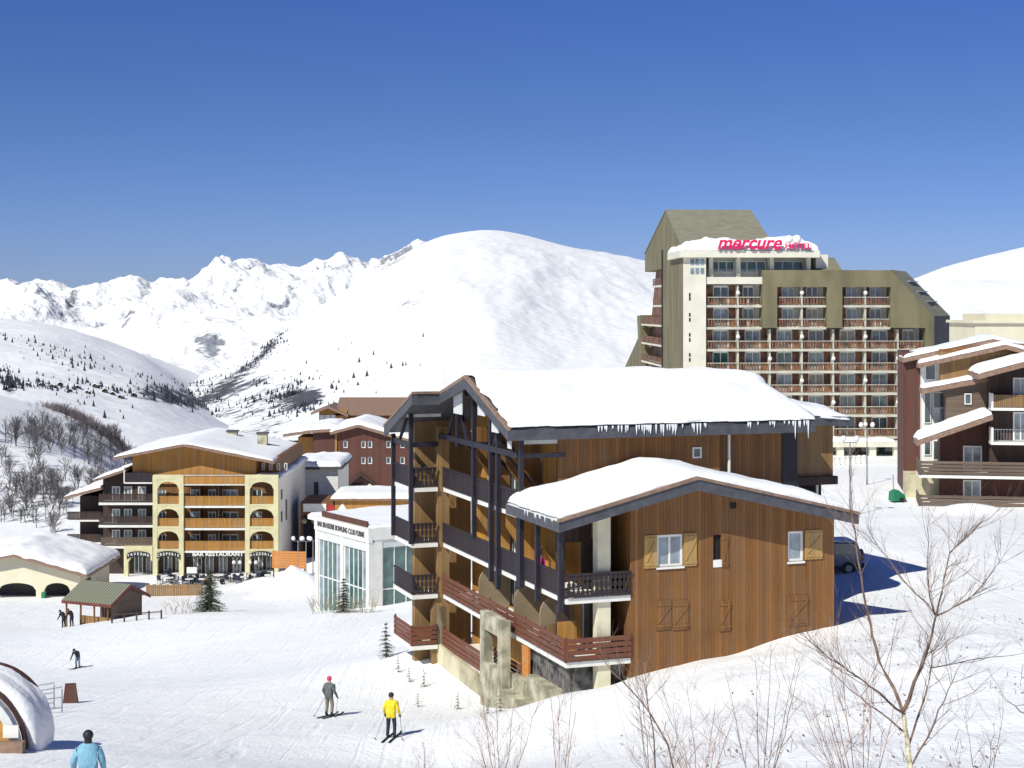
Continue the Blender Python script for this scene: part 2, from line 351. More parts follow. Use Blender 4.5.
# ------------------------------------------------------------------ terrain
CP = []
def cp(px, py, d): p = at(px, py, d); CP.append((p.x, p.y, p.z))
for a in [ (88,809,33),(391,738,62),(329,716,70),(78,669,117),(230,650,112),(20,752,52),(70,703,80),(200,768,49),(300,768,52),(0,700,80),(-150,700,80),(-200,640,120),
 (900,768,40),(1024,768,38),(760,768,42),(640,768,46),(500,768,54),(1200,700,45),(440,768,58),
 (836,625,69.2),(630,676,66),(730,655,67),(870,630,68),(845,568,87),(905,590,80),(1000,690,50),(940,650,58),(1024,560,85),(1150,560,85),(1150,480,130),(930,508,124),(1024,508,124),(850,500,130),(800,490,140),
 (700,455,196),(950,455,196),(820,470,170),(1100,440,200),(566,690,65),(600,694,66),(500,703,73),(520,708,66),(440,668,80),(418,650,84),(390,650,95),(640,560,100),(640,500,150),(560,470,196),
 (400,614,124),(340,613,125),(290,614,134),(200,614,138),(130,616,142),(60,627,143),(0,615,150),(-100,610,150),(60,598,165),(0,598,165),(-150,590,165),(100,590,175),
 (250,600,160),(300,606,150),(370,604,142),(430,590,140),(250,578,188),(180,578,188),(120,575,192),(320,560,195),(340,500,262),(430,500,262),(420,540,200),(500,520,180),
 (60,560,205),(0,556,205),(0,535,228),(80,520,240),(-100,520,235),(60,500,252),(0,470,275),(60,455,300),(0,430,320),(110,470,310),(0,396,365),(60,412,368),(110,436,372),(150,470,380),(-120,370,365),(-120,440,290)]: cp(*a)
CP += [(0,0,-2.6),(0,12,-5.3),(12,14,-5.6),(-12,14,-6),(0,26,-8.6),(14,26,-8.0),(-14,26,-9),(30,20,-6),(-35,30,-12),(30,0,-2),(-40,0,-6),(0,-25,2),
       (-130,430,-60),(-60,440,-75),(0,440,-75),(60,420,-50),(-160,300,-20),(-60,350,-62),(-10,330,-50),(30,300,-26),(90,300,-16),(140,420,-20),(150,200,-6),(160,100,-4),(110,60,-7),(-110,60,-19),(-130,120,-26)]
CPA = np.array(CP)
def _tps(r2): return np.where(r2 > 1e-12, r2*np.log(np.maximum(r2, 1e-12)), 0)*.5
_S = 100.0; _x = CPA[:, :2]/_S; _n = len(_x)
_K = _tps(((_x[:, None]-_x[None])**2).sum(-1))+np.eye(_n)*2e-4
_Pm = np.hstack([np.ones((_n,1)), _x]); _A = np.zeros((_n+3, _n+3)); _A[:_n,:_n] = _K; _A[:_n,_n:] = _Pm; _A[_n:,:_n] = _Pm.T
_wt = np.linalg.solve(_A, np.concatenate([CPA[:,2], np.zeros(3)]))
def terr(X, Y):
    X = np.asarray(X, float); Y = np.asarray(Y, float); sh = X.shape; p = np.stack([X.ravel(), Y.ravel()], 1)/_S; out = np.empty(len(p))
    for i in range(0, len(p), 20000):
        q = p[i:i+20000]; out[i:i+20000] = _tps(((q[:,None]-_x[None])**2).sum(-1))@_wt[:_n]+_wt[_n]+q@_wt[_n+1:]
    Z = out.reshape(sh)
    Z = Z+.16*fbm(X/9, Y/9, 4)+.05*fbm(X/1.7, Y/1.7, 3)
    px = HX+F_PX*X/np.maximum(Y, 5)
    rough = np.clip((px-560)/150, 0, 1)*np.clip((75-Y)/15, 0, 1)           # wind-worked snow on the near right slope
    Z = Z+rough*(.42*fbm(X/2.6+3, Y/3.4, 4))
    # ploughed snow pile, banks along the terrace
    px0 = at(292, 600, 163); Z = Z+3.0*np.clip(1-np.hypot((X-px0.x)/4.6, (Y-px0.y)/4.2)*(1+.35*fbm(X/2.2, Y/2.2, 3)), 0, 1)**1.25
    p1 = at(900, 500, 118); 
    for (a, b, h, r) in [(262,175,1.0,3), (905,112,.4,4), (958,122,.45,1.6), (985,121,.5,1.8), (150,185,.5,4)]:
        q = at(a, 500, b); Z = Z+h*np.exp(-((X-q.x)**2+(Y-q.y)**2)/r**2)
    return Z
def ground(x, y): return float(terr(np.array([x]), np.array([y]))[0])
def gp(px, d): x = (px-HX)/F_PX*d; return Vector((x, d, ground(x, d)))
def grid_mesh(name, X, Y, Z, material, attr=None):
    nu, nv = X.shape; me = bpy.data.meshes.new(name)
    co = np.stack([X, Y, Z], -1).reshape(-1, 3)
    i, j = np.meshgrid(np.arange(nu-1), np.arange(nv-1), indexing='ij'); b = i*nv+j
    f = np.stack([b, b+nv, b+nv+1, b+1], -1).reshape(-1, 4)
    me.vertices.add(len(co)); me.vertices.foreach_set('co', co.ravel()); me.loops.add(f.size); me.loops.foreach_set('vertex_index', f.ravel().astype(np.int32))
    me.polygons.add(len(f)); me.polygons.foreach_set('loop_start', np.arange(0, f.size, 4, dtype=np.int32)); me.polygons.foreach_set('use_smooth', np.ones(len(f), bool))
    if attr is not None:
        a = me.attributes.new('rock', 'FLOAT', 'POINT'); a.data.foreach_set('value', attr.ravel().astype(np.float32))
    me.update(); me.validate(); me.materials.append(material)
    o = bpy.data.objects.new(name, me); COL.objects.link(o); return o
ys = np.concatenate([np.arange(-25, 20, 1.5), np.arange(20, 90, .42), np.arange(90, 200, .9), np.arange(200, 441, 2.4)])
xs_ = np.concatenate([np.arange(-170, -50, 1.6), np.arange(-50, 50, .5), np.arange(50, 171, 1.6)])
X, Y = np.meshgrid(xs_, ys, indexing='ij')
tag(grid_mesh('snow_ground', X, Y, terr(X, Y), M['snow']), kind='structure')
# valley floor and far country under the mountains
vm = MB(); vm.add([(-30000,-3000,-420),(30000,-3000,-420),(30000,30000,-420),(-30000,30000,-420)], [(0,1,2,3)])
tag(vm.build('valley_floor', M['snow'], fix=False), kind='structure')

def mountain(name, skyl, dr, foot, df, material, amp, nscale, jag, gpow=1.0, rid=True, rockfn=None, NU=700, NV=260, pxr=(-500,1520), back=1.5, elong=(1,1), sm=14, smo=0):
    px = np.linspace(pxr[0], pxr[1], NU); t = np.concatenate([np.linspace(0, 1, NV), 1+np.linspace(0, .6, 41)[1:]])
    P, T = np.meshgrid(px, t, indexing='ij')
    s = np.array(skyl, float); py_r = np.interp(px, s[:,0], s[:,1]); ft = np.array(foot, float); py_f = np.interp(px, ft[:,0], ft[:,1])
    if smo: kk = np.hanning(2*smo+1); kk /= kk.sum(); py_r = np.convolve(np.pad(py_r, smo, mode='edge'), kk, 'valid')
    drx = np.interp(px, *np.array(dr, float).T) if hasattr(dr, '__len__') else np.full(NU, float(dr))
    D = df+(drx[:,None]-df)*T; Xm = (P-HX)/F_PX*D
    Zr = (HY-py_r)/F_PX*drx; Zf = (HY-py_f)/F_PX*df
    g = np.where(T <= 1, np.clip(T, 0, 1)**gpow, 1-back*(T-1)*1.3)
    Z = Zf[:,None]+(Zr-Zf)[:,None]*g
    n = fbm(Xm/nscale/elong[0], D/nscale/elong[1], 7, rid, .52)
    if rid: n = n-.15
    wgt = np.clip(np.sin(np.pi*np.clip(T, 0, 1))**.8, 0, 1)
    Z = Z+amp*n*np.where(T > 1, .6, wgt)+jag*fbm(Xm/(nscale*.35), D/(nscale*.35)+5, 5, rid, .6)*np.clip(T, .15, 1)
    app = (Z/D).max(axis=1); want = Zr/drx; df_ = want-app; kw = np.hanning(sm*2+1); kw /= kw.sum()
    df_ = np.convolve(np.pad(df_, sm, mode='edge'), kw, 'valid'); Z = Z+df_[:,None]*D*np.clip(T, 0, 1)
    PY = HY-Z*F_PX/D
    rk = rockfn(P, PY, T, Xm, D, Z, n) if rockfn else np.zeros_like(P)
    o = grid_mesh(name, Xm, D, Z, material, rk); tag(o, kind='structure')
    return (P, PY, T, Xm, D, Z)
def blob(P, PY, cx, cy, rx, ry, ang=0):
    c, s = math.cos(R(ang)), math.sin(R(ang)); dx, dy = P-cx, PY-cy
    return np.exp(-(((dx*c+dy*s)/rx)**2+((-dx*s+dy*c)/ry)**2))
def slope_of(X, D, Z):
    gz0, gz1 = np.gradient(Z); gx0, gx1 = np.gradient(X); gd0, gd1 = np.gradient(D)
    return np.abs(gz0)/np.maximum(np.hypot(gx0, gd0), 1e-3), gz1/np.maximum(np.hypot(gx1, gd1), 1e-3)
# far jagged range
def rockA(P, PY, T, X, D, Z, n):
    s0, s1 = slope_of(X, D, Z)
    r = .07+.38*np.clip(s0-.35, 0, 1)+.22*fbm(X/700, D/700, 4)
    for (a,b,c,d_,e,k) in [(72,300,14,16,60,.42),(125,316,12,12,0,.4),(35,290,12,8,0,.2),(210,345,17,16,-25,.85),(240,290,26,20,-20,.32),(285,300,22,16,-20,.28),(330,268,22,6,0,.35),(390,258,26,5,-25,.6),(160,318,18,6,40,.3),(170,368,24,6,25,.3)]:
        r = r+k*blob(P, PY, a, b, c, d_, e)
    return r
mA = mountain_mat('hazed_far_rock_and_snow', (.16,.18,.22), (.30,.31,.34), .02, .8, 40)  # distance haze put into the rock colours: paler and bluer than bare rock
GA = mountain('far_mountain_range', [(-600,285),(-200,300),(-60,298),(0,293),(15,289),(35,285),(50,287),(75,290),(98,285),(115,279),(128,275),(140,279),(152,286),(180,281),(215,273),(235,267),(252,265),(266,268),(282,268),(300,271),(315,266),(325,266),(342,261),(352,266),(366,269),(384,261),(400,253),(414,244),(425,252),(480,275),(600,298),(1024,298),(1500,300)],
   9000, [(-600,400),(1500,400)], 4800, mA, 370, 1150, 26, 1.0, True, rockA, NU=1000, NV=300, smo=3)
# the white dome, its left shoulder and the mountain right of the hotel
def rockB(P, PY, T, X, D, Z, n):
    r = -.16+.36*fbm(X/160, D/300, 4)
    low = np.clip((PY-335)/50, 0, 1)*np.clip((365-P)/90, 0, 1); r = r+.55*low*(1+.8*fbm(X/45, D/45, 3))
    for (a,b,c,d_,e,k) in [(405,305,26,12,-15,.50),(445,295,22,10,-20,.36),(440,370,26,10,0,.34),(360,280,30,8,-35,.3),(265,352,30,4,-38,.42),(305,398,20,9,-12,.7),(245,372,40,6,-30,.35),(270,345,14,5,-45,.4),(225,392,50,5,-20,.25),(150,400,30,9,10,.4),(395,262,30,5,-30,.6),(1010,262,20,6,-20,.35),(965,300,10,20,0,.3)]:
        r = r+k*blob(P, PY, a, b, c, d_, e)
    return r
mB = mountain_mat('near_mountain_snow', (.04,.045,.06), (.12,.12,.13), .075, .35, 7)
GB = mountain('snow_mountain', [(-600,470),(60,440),(130,405),(176,378),(215,372),(250,352),(290,328),(320,306),(350,287),(380,268),(400,257),(412,249),(425,242),(440,236),(470,231),(488,229),(505,231),(530,236),(560,245),(600,252),(640,259),(700,272),(800,290),(860,292),(905,283),(925,274),(950,265),(985,256),(1024,247),(1150,225),(1500,220)],
   [(-600,3000),(150,3000),(290,3400),(400,4000),(500,4200),(800,3900),(1500,3300)], [(-600,520),(0,470),(150,450),(300,440),(500,430),(1500,420)], 1500, mB, 80, 760, 6, .8, False, rockB, NU=900, NV=300, smo=12, elong=(.55,2.6))
# left hill with the hamlet
def rockC(P, PY, T, X, D, Z, n):
    r = -.2+.5*fbm(X/60, D/110, 4)+.25*np.clip((PY-340)/50, 0, 1)
    for (a,b,c,d_,e,k) in [(20,346,14,4,20,.3),(70,362,30,6,10,.3),(8,386,12,9,40,.7),(60,405,30,6,14,.4),(110,418,22,8,24,.4),(150,392,40,12,10,.42),(60,350,60,10,12,.2),(190,400,40,12,12,.42),(240,412,40,8,10,.4)]:
        r = r+k*blob(P, PY, a, b, c, d_, e)
    return r
GC = mountain('left_hill', [(-600,290),(-200,310),(0,318),(40,322),(80,331),(120,345),(150,356),(178,366),(215,382),(260,397),(330,412),(420,424),(500,440),(1500,600)],
   2600, [(-600,480),(0,455),(150,470),(300,490),(1500,700)], 900, mountain_mat('left_hill_snow', (.035,.04,.05), (.10,.095,.10), .085, .35, 5), 30, 380, 4, .85, False, rockC, NU=620, NV=220, smo=22, pxr=(-500,700))

# tiny conifers on the far slopes: past counting
def far_forest(name, G, rules, hmin, hmax, seed):
    P, PY, T, Xm, D, Z = G; rng = random.Random(seed); mb = MB(); n = 0
    for (cx, cy, rx, ry, ang, cnt) in rules:
        wgt = blob(P, PY, cx, cy, rx, ry, ang)*(T < .98)*(T > .05)
        wgt = wgt*np.clip(fbm(Xm/90, D/90, 3)*3+.35, 0, 1)
        ix = np.random.RandomState(seed+int(cx)).choice(P.size, cnt, p=(wgt/wgt.sum()).ravel())
        for k in ix:
            i, j = divmod(int(k), P.shape[1]); x, y, z = Xm[i,j]+rng.uniform(-4,4), D[i,j]+rng.uniform(-4,4), Z[i,j]
            h = hmin+(hmax-hmin)*rng.random()**2.2; r = h*rng.uniform(.22,.34)
            vs = [(x+r*math.cos(a), y+r*math.sin(a), z-1) for a in (0,1.26,2.5,3.8,5.0)]+[(x,y,z+h)]
            mb.add(vs, [(0,1,5),(1,2,5),(2,3,5),(3,4,5),(4,0,5)])
    o = mb.build(name, M['farneedle'], fix=False); tag(o, 'scattered dark conifers on the far snowy slope', 'forest', kind='stuff'); return o
ff = far_forest('far_conifers', GC, [(30,346,40,6,15,40),(70,362,40,10,14,80),(80,388,50,5,6,120),(10,383,14,8,40,120),(125,398,40,12,0,90),(200,402,40,10,10,110),(170,385,20,6,20,40)], 2.5, 6.5, 5)
ff['label'] = 'scattered dark conifers on the left hill around the hamlet'
ff = far_forest('far_conifers', GB, [(250,365,40,6,-38,130),(205,396,70,16,-6,230),(300,398,24,10,-10,260),(270,345,22,4,-42,90),(360,385,60,30,0,40),(165,385,12,6,0,60)], 2.5, 7.5, 9)
ff['label'] = 'scattered dark conifers on the lower slope of the white mountain'
# hamlet
def sample(G, px, py):
    P, PY, T, Xm, D, Z = G; c = np.abs(P-px)+np.abs(PY-py)*1.0+(T > 1)*1e3; k = int(np.argmin(c)); i, j = divmod(k, P.shape[1]); return Xm[i,j], D[i,j], Z[i,j]
hl = random.Random(4)
for i, (px, py) in enumerate([(27,386),(40,386),(52,388),(60,386),(70,392),(78,389),(88,394),(96,388),(104,393),(113,395),(120,398),(134,397)]):
    x, y, z = sample(GC, px, py); f = Frame(x, y, hl.uniform(-20, 20)); s = y/1600*hl.uniform(4.2, 6)
    t = thing('hamlet_house', f, z, 'tiny far house with a dark front in the hamlet on the left hill', 'house', 'far houses of the hamlet')
    h = s*.5; m = MB().box(-s/2, s/2, 0, s*.8, z-6, z+h); m.prism([(-s/2,0,z+h),(s/2,0,z+h),(0,0,z+h*1.5)], (0,s*.8,0)); m.build('wall', M['wood_dk'], t)
    m = MB(); m.prism([(-s*.6,-1,z+h*.9),(0,-1,z+h*1.55),(s*.6,-1,z+h*.9),(s*.6,-1,z+h*1.1),(0,-1,z+h*1.8),(-s*.6,-1,z+h*1.1)], (0,s*.8+2,0)); m.build('snowy_roof', M['roofsnow'], t)

# ------------------------------------------------------------------ text
def text(name, s, size, mat_, parent, x, y, z, shear=0, off=0, width=None, ext=.03, rotz=0, font_bold=0):
    cu = bpy.data.curves.new(name, 'FONT'); cu.body = s; cu.size = size; cu.extrude = ext; cu.shear = shear; cu.offset = off; cu.align_x = 'CENTER'; cu.align_y = 'CENTER'
    tmp = bpy.data.objects.new('tmp', cu); COL.objects.link(tmp); dg = bpy.context.evaluated_depsgraph_get(); dg.update()
    me = bpy.data.meshes.new_from_object(tmp.evaluated_get(dg)); bpy.data.objects.remove(tmp)
    xsv = [v.co.x for v in me.vertices]; wd = max(xsv)-min(xsv); k = (width/wd) if width else 1
    c, s_ = math.cos(rotz), math.sin(rotz); u0, v0, zb = ZB[parent.name]
    for v in me.vertices:
        a, b, d = v.co.x*k, v.co.y, -v.co.z
        v.co = (x-u0+a*c-d*s_, y-v0+a*s_+d*c, z-zb+b)
    me.materials.clear(); me.materials.append(mat_)
    o = bpy.data.objects.new(name, me); COL.objects.link(o); o.parent = parent; ZB[o.name] = ZB[parent.name]; return o

# ------------------------------------------------------------------ generic building pieces
def win_x(parent, x0, x1, z0, z1, y, mull=1, pane='glass', fr=.07, name='window', deep=.12):
    """window in a wall that faces -y; frame is the part, pane a sub-part"""
    m = MB(); m.box(x0, x1, y, y+.08, z0, z0+fr).box(x0, x1, y, y+.08, z1-fr, z1).box(x0, x0+fr, y, y+.08, z0+fr, z1-fr).box(x1-fr, x1, y, y+.08, z0+fr, z1-fr)
    for k in range(mull):
        c = x0+(x1-x0)*(k+1)/(mull+1); m.box(c-fr*.45, c+fr*.45, y+.005, y+.075, z0+fr, z1-fr)
    o = m.build(name, M['frame'], parent); sub('pane', MB().box(x0+fr*.5, x1-fr*.5, y+.03, y+.05, z0+fr*.5, z1-fr*.5), M[pane], o)
    return o
def rail_x(parent, x0, x1, y, z, h=1.0, mat_='rail', kind='plank', name='balcony_railing', axis='x', gaps=True):
    m = MB()
    B = (lambda a0,a1,b0,b1,c0,c1: m.box(a0,a1,b0,b1,c0,c1)) if axis == 'x' else (lambda a0,a1,b0,b1,c0,c1: m.box(b0,b1,a0,a1,c0,c1))
    if kind == 'plank':
        B(x0, x1, y-.05, y+.05, z+h-.08, z+h); B(x0, x1, y-.03, y+.03, z+.08, z+.16)
        n = max(2, int(abs(x1-x0)/.16)); p = (x1-x0)/n
        for k in range(n): B(x0+p*k+.012, x0+p*(k+1)-.012, y-.015, y+.015, z+.05, z+h-.07)
    elif kind == 'turned':
        B(x0, x1, y-.05, y+.05, z+h-.08, z+h); B(x0, x1, y-.03, y+.03, z+.06, z+.14)
        n = max(2, int(abs(x1-x0)/.2)); p = (x1-x0)/n
        for k in range(n):
            c = x0+p*(k+.5)
            for (za, zb_, r) in [(.1,.3,.085),(.3,.42,.04),(.42,.62,.075),(.62,.72,.035),(.72,.94,.085)]: B(c-r, c+r, y-.02, y+.02, z+za*h, z+zb_*h)
    elif kind == 'slat':
        for k in range(4):
            za = z+.06+k*(h-.06)/4; B(x0, x1, y-.03, y+.03, za, za+(h-.06)/4-.055)
        n = max(1, int(abs(x1-x0)/2.4))
        for k in range(n+1):
            c = x0+(x1-x0)*k/n; B(c-.05, c+.05, y+.03, y+.10, z, z+h)
    elif kind == 'thin':
        B(x0, x1, y-.03, y+.03, z+h-.05, z+h); B(x0, x1, y-.02, y+.02, z+.1, z+.14)
        n = max(2, int(abs(x1-x0)/.22)); p = (x1-x0)/n
        for k in range(n+1): B(x0+p*k-.015, x0+p*k+.015, y-.015, y+.015, z, z+h)
    return m.build(name, M[mat_], parent)

# ================================================================== MAIN CHALET
C = Frame(2.2, 65.0, 19.63)
ZG = -18.4
ch = thing('balcony_chalet', C, ZG, 'big wooden chalet with stacked balconies and snow-covered roofs in the centre foreground', 'chalet')
L1, L2, L3, L0 = -14.34, -11.75, -8.95, -17.0
VR = 10.6; VN = 4.6; VF = 17.0                      # ridge, near eave, far end of the balcony side (v)
ZE = -5.15; ZR = -3.15                              # near eave and ridge underside of main roof
UE = 14.2                                           # right end of the main roof
back = 1.9                                          # depth of the balconies
# floors with white edges
def deck(u0, u1, v0, v1, z, name='balcony_floor'): return box(name, M['white'], ch, u0, u1, v0, v1, z-.22, z)
deck(0, back, 0.0, VF-.1, L1); deck(0, back, 0.0, VF-.1, L2); deck(0, back, 5.3, VF-.1, L3)
deck(back, 2.85, 0.0, 1.9, L1); deck(back, 2.85, 0.0, 1.9, L2)
deck(0, back, 9.2, VF-.1, L0)
# back wall of the balconies (faces -u), door openings
holes = []
for z in (L1, L2, L3):
    for a in (1.6, 4.6, 7.8, 11.0, 14.2):
      if not (z == L3 and a < 5.5): holes.append((a, a+1.5, z+.05, z+2.15))
m = MB().wall(5.5, 18.0, -16.0, -5.5, back, back+.25, holes, 'y'); m.wall(0.6, 5.5, -16.0, -8.6, back, back+.25, [h for h in holes if h[3] < -9], 'y'); m.wall(9.2, 18, -18.4, -16.0, back, back+.25, (), 'y'); m.build('side_wall', M['wood_or'], ch)
m = MB().prism([(back,VN+1,-5.5),(back,17.6,-5.5),(back,VR,-3.55)], (.25,0,0)); m.build('gable_wall', M['wood_or'], ch)
for (a, b, z0, z1) in holes:
    f = MB(); f.box(back+.08, back+.16, a, a+.08, z0, z1).box(back+.08, back+.16, b-.08, b, z0, z1).box(back+.08, back+.16, a+.08, b-.08, z1-.08, z1).box(back+.08, back+.16, (a+b)/2-.04, (a+b)/2+.04, z0, z1-.08)
    o = f.build('balcony_door', M['frame'], ch); sub('pane', MB().box(back+.11, back+.13, a+.06, b-.06, z0, z1-.06), M['glass'], o)
# partitions between the flats, with curved or slanted fronts
for z, ztop in ((L1, L2-.22), (L2, L3-.22), (L3, -5.6)):
    for v in ((3.9, 7.2, 12.2) if z == L1 else (3.9, 8.0, 12.2)):
        if z == L3 and v < 5: continue
        if z == L1:
            r = .85; pts = [(back, v, z)]; pts += [(.35, v, z), (.35, v, z+1.3)]+[(.35+r-r*math.cos(t), v, z+1.3+.75*math.sin(t)) for t in (.3,.6,.9,1.2,1.57)]+[(back, v, z+2.05)]
            MB().prism(pts, (0,.12,0)).build('balcony_partition', M['render_br'], ch)
        else:
            zt = min(ztop, ZR-.6-abs(v-VR)*.33 if z == L3 else ztop)
            MB().prism([(back,v,z),(.9,v,z),(.9,v,z+.9),(.25,v,z+1.9),(.25,v,zt),(back,v,zt)], (0,.12,0)).build('balcony_partition', M['wood'] if z==L3 else M['wood_or'], ch)
# end wall fin
m = MB(); m.prism([(-.55,17.0,-18.2),(.35,17.0,-18.2),(.35,17.0,-5.9),(-.25,17.0,-5.9),(-.25,17.0,-14.6),(-.55,17.0,-15.2)], (0,.35,0)); m.build('end_wall_fin', M['wood_lt'], ch)
# railings of the side
rail_x(ch, 0.0, VF-.2, -.06, L1, 1.02, 'slat', 'slat', axis='y'); rail_x(ch, 0, 2.85, -.06, L1, 1.02, 'slat', 'slat')
rail_x(ch, 0.0, VF-.2, -.06, L2, 1.02, 'rail', 'plank', axis='y'); rail_x(ch, 0, 2.85, -.06, L2, 1.02, 'rail', 'turned')
rail_x(ch, 5.4, VF-.2, -.06, L3, 1.02, 'rail', 'plank', axis='y')
rail_x(ch, 10.2, VF-.2, -.06, L0, 1.0, 'slat', 'slat', axis='y')
# floor edge in timber under L3 towards the front and the parapet returning right
rail_x(ch, 0, 1.7, 5.36, L3, 1.0, 'rail', 'plank'); MB().box(0, 1.7, 5.2, 5.34, L3-.22, L3+.35).build('parapet', M['white'], ch)
# posts
PO = -.16
def zroof(v): return (ZE+(ZR-ZE)*(v-VN)/(VR-VN)) if v < VR else ZR-(v-VR)*.235
def post(v, z0, z1, u=PO, w=.2): return MB().box(u-w/2, u+w/2, v-w/2, v+w/2, z0, z1).build('post', M['post'], ch)
vp = lambda px: C.v(px, PO)
for px, z0, z1 in [(458,L3+2.3,None),(474,L2+1.0,None),(491,L1+1.9,None),(498,L1+1.7,None),(521,L2-.3,None)]:
    v = vp(px); post(v, z0, z1 if z1 else zroof(v)-.25)
for px in (537.5, 560.5):
    v = vp(px); post(v, L2-.55, -8.6)
post(vp(519), L2-.35, -8.4)
# beams + braces of the open gable
zb = -6.35
MB().box(PO-.09, PO+.09, 5.2, 16.9, zb-.13, zb+.13).build('tie_beam', M['post'], ch)
MB().box(PO-.09, PO+.09, 8.2, 12.6, -4.1, -3.9).build('collar_beam', M['post'], ch)
for px in (458, 474, 491, 521):
    v = vp(px); MB().box(PO, back, v-.08, v+.08, zb-.1, zb+.1).build('cross_beam', M['post'], ch)
for v0, z0, v1, z1 in [(6.0,-6.3,7.4,-4.75),(8.6,-6.3,7.5,-4.6),(12.5,-6.3,13.6,-4.8),(15.6,-6.3,14.6,-5.0)]:
    MB().bar((PO+.02,v0,z0),(PO+.02,v1,z1),.14,.14).build('brace', M['post'], ch)
for v in (7.4, 9.5, 13.0):
    MB().bar((PO+.1,v,zb-.1),(back-.1,v+.3,zb-1.9),.16,.16).build('brace', M['wood_dk'], ch)
# white boards in the gable
for a, b in [(5.3,5.75),(7.0,7.9),(8.9,9.9),(12.3,13.6)]:
    z0 = min(zroof(a), zroof(b))-1.15
    MB().prism([(-.5,a,z0),(-.5,b,z0),(-.5,b,zroof(b)-.3),(-.5,a,zroof(a)-.3)], (.05,0,0)).build('gable_board', M['soffit'], ch)
# front wall of main block, with dark pilaster and recess
m = MB().box(1.75, 9.7, 5.4, 5.65, -9.5, ZE-.05); m.box(9.7, 13.2, 5.9, 6.1, -9.5, ZE-.05); m.box(9.7,9.9,5.65,5.9,-9.5,ZE-.05); m.build('upper_front_wall', M['wood'], ch)
box('corner_panel', M['post'], ch, 13.2, 14.0, 5.85, 8.0, -11, ZE-.1)
box('rain_pipe', M['white'], ch, 10.05, 10.14, 5.2, 5.29, -9.4, ZE)
win_x(ch, 8.3, 8.75, -6.75, -6.25, 5.34, 0, 'glass'); 
box('gable_return', M['soffit'], ch, .1, 1.74, 5.45, 5.5, ZE-.75, ZE-.25)
# end block on the right of the main roof
ue = C.u(833, 8)
m = MB().box(13.9, ue, 8.0, 14, -8.2, -5.6); m.build('annex_wall', M['wood_lt'], ch)
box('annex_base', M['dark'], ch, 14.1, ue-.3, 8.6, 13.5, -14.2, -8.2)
for k in range(3): box('annex_post', M['white'], ch, 14.1+k*1.1, 14.22+k*1.1, 8.05, 8.17, -12, -8.2)
box('annex_sill', M['wood_dk'], ch, 13.9, ue+.1, 7.7, 7.95, -8.5, -8.1)
# bulk of the main block (right, back)
m = MB().box(back+.3, 14.0, 6.2, 17.0, -16, -5.6); m.prism([(back+.3,5.8,-5.6),(back+.3,16.5,-5.6),(back+.3,14.7,-4.6),(back+.3,VR,-3.7)], (11.6,0,0)); m.build('back_wall', M['wood'], ch)
# main roof: structure
UL = -.85
def gz(u, v):
    base = ZE+(ZR-ZE)*(v-VN)/(VR-VN) if v < VR else ZR-(v-VR)*.235
    return base
m = MB()
m.prism([(UL,VN,ZE),(UL,VR,ZR),(UL,14.7,gz(0,14.7)),(UL,14.7,gz(0,14.7)-.28),(UL,VR,ZR-.3),(UL,VN,ZE-.3)], (UE-UL,0,0))
# far, lower step of the roof to the left
v1, v2 = 14.7, C.v(385,-2.2); z1, z2 = C.z(394,-2.2,v1), C.z(427,-2.2,v2)
def gz2(v): return gz(0, v)
m.prism([(-2.2,14.7,z1),(-2.2,v2,z2),(-2.2,v2,z2-.3),(-2.2,14.7,z1-.3)], (8,0,0))
rf = m.build('main_roof', M['fascia'], ch)
m = MB()
m.prism([(UL-.06,VN-.06,ZE-.08),(UL-.06,VR,ZR-.05),(UL-.06,14.7,gz(0,14.7)-.05),(UL-.06,14.7,gz(0,14.7)+.1),(UL-.06,VR,ZR+.12),(UL-.06,VN-.06,ZE+.07)], (.14,0,0))
sub('roof_trim', m, M['gutter'], rf)
m = MB()
for a in (UL-.05,): m.prism([(a,VN-.04,ZE-.5),(a,VR,ZR-.52),(a,14.7,gz(0,14.7)-.5),(a,14.7,gz(0,14.7)-.06),(a,VR,ZR-.06),(a,VN-.04,ZE-.09)], (.1,0,0))
m.box(UL, UE, VN-.07, VN, ZE-.5, ZE-.04); m.prism([(-2.26,14.7,z1-.5),(-2.26,v2,z2-.5),(-2.26,v2,z2-.02),(-2.26,14.7,z1-.02)], (.1,0,0)); m.box(-2.2,UL,14.62,14.7,z1-.55,z1-.02)
sub('bargeboard', m, M['fascia'], rf)
m = MB().prism([(-2.3,14.6,z1-.0),(-2.3,v2,z2),(-2.3,v2,z2+.12),(-2.3,14.6,z1+.12)], (.2,0,0)); m.box(-2.1,UL-.1,14.55,14.68,z1+.0,z1+.12)
sub('roof_trim', m, M['gutter'], rf)
def mainz(u, v):
    z = gz(u, v)+.1
    if v > VR-1.2 and v < VR+1.2: z = gz(u, VR)+.1-.35*(((v-VR)/1.2)**2*.6+.4*1) + .14
    over = max(0, u-(12.6)+0.0)
    return z-max(0, (u-11.2))*.12*max(0, (v-VN-1.5)/5)
MB().sheet(mainz, UL+.15, UE, VN-.05, 15.2, .28, 70, 50, .8, 3, .12, .35).build('roof_snow', M['roofsnow'], ch, True)
m = MB().sheet(lambda u, v: z1+(v-14.7)*(z2-z1)/(v2-14.7)+.02, -2.0, 3, 15.2, v2-.1, .3, 20, 16, .5, 9); m.build('roof_snow', M['roofsnow'], ch, True)
# annex roof
m = MB().prism([(12.9,7.2,-5.45),(ue+.7,7.2,-5.65),(ue+.7,7.2,-5.2),(12.9,7.2,-4.95)], (0,7.5,0)); o = m.build('annex_roof', M['fascia'], ch)
MB().sheet(lambda u, v: -4.93-(u-12.9)*.09, 13.0, ue+.6, 7.25, 14.6, .6, 24, 24, .9, 5, .15, .5).build('roof_snow', M['roofsnow'], ch, True)
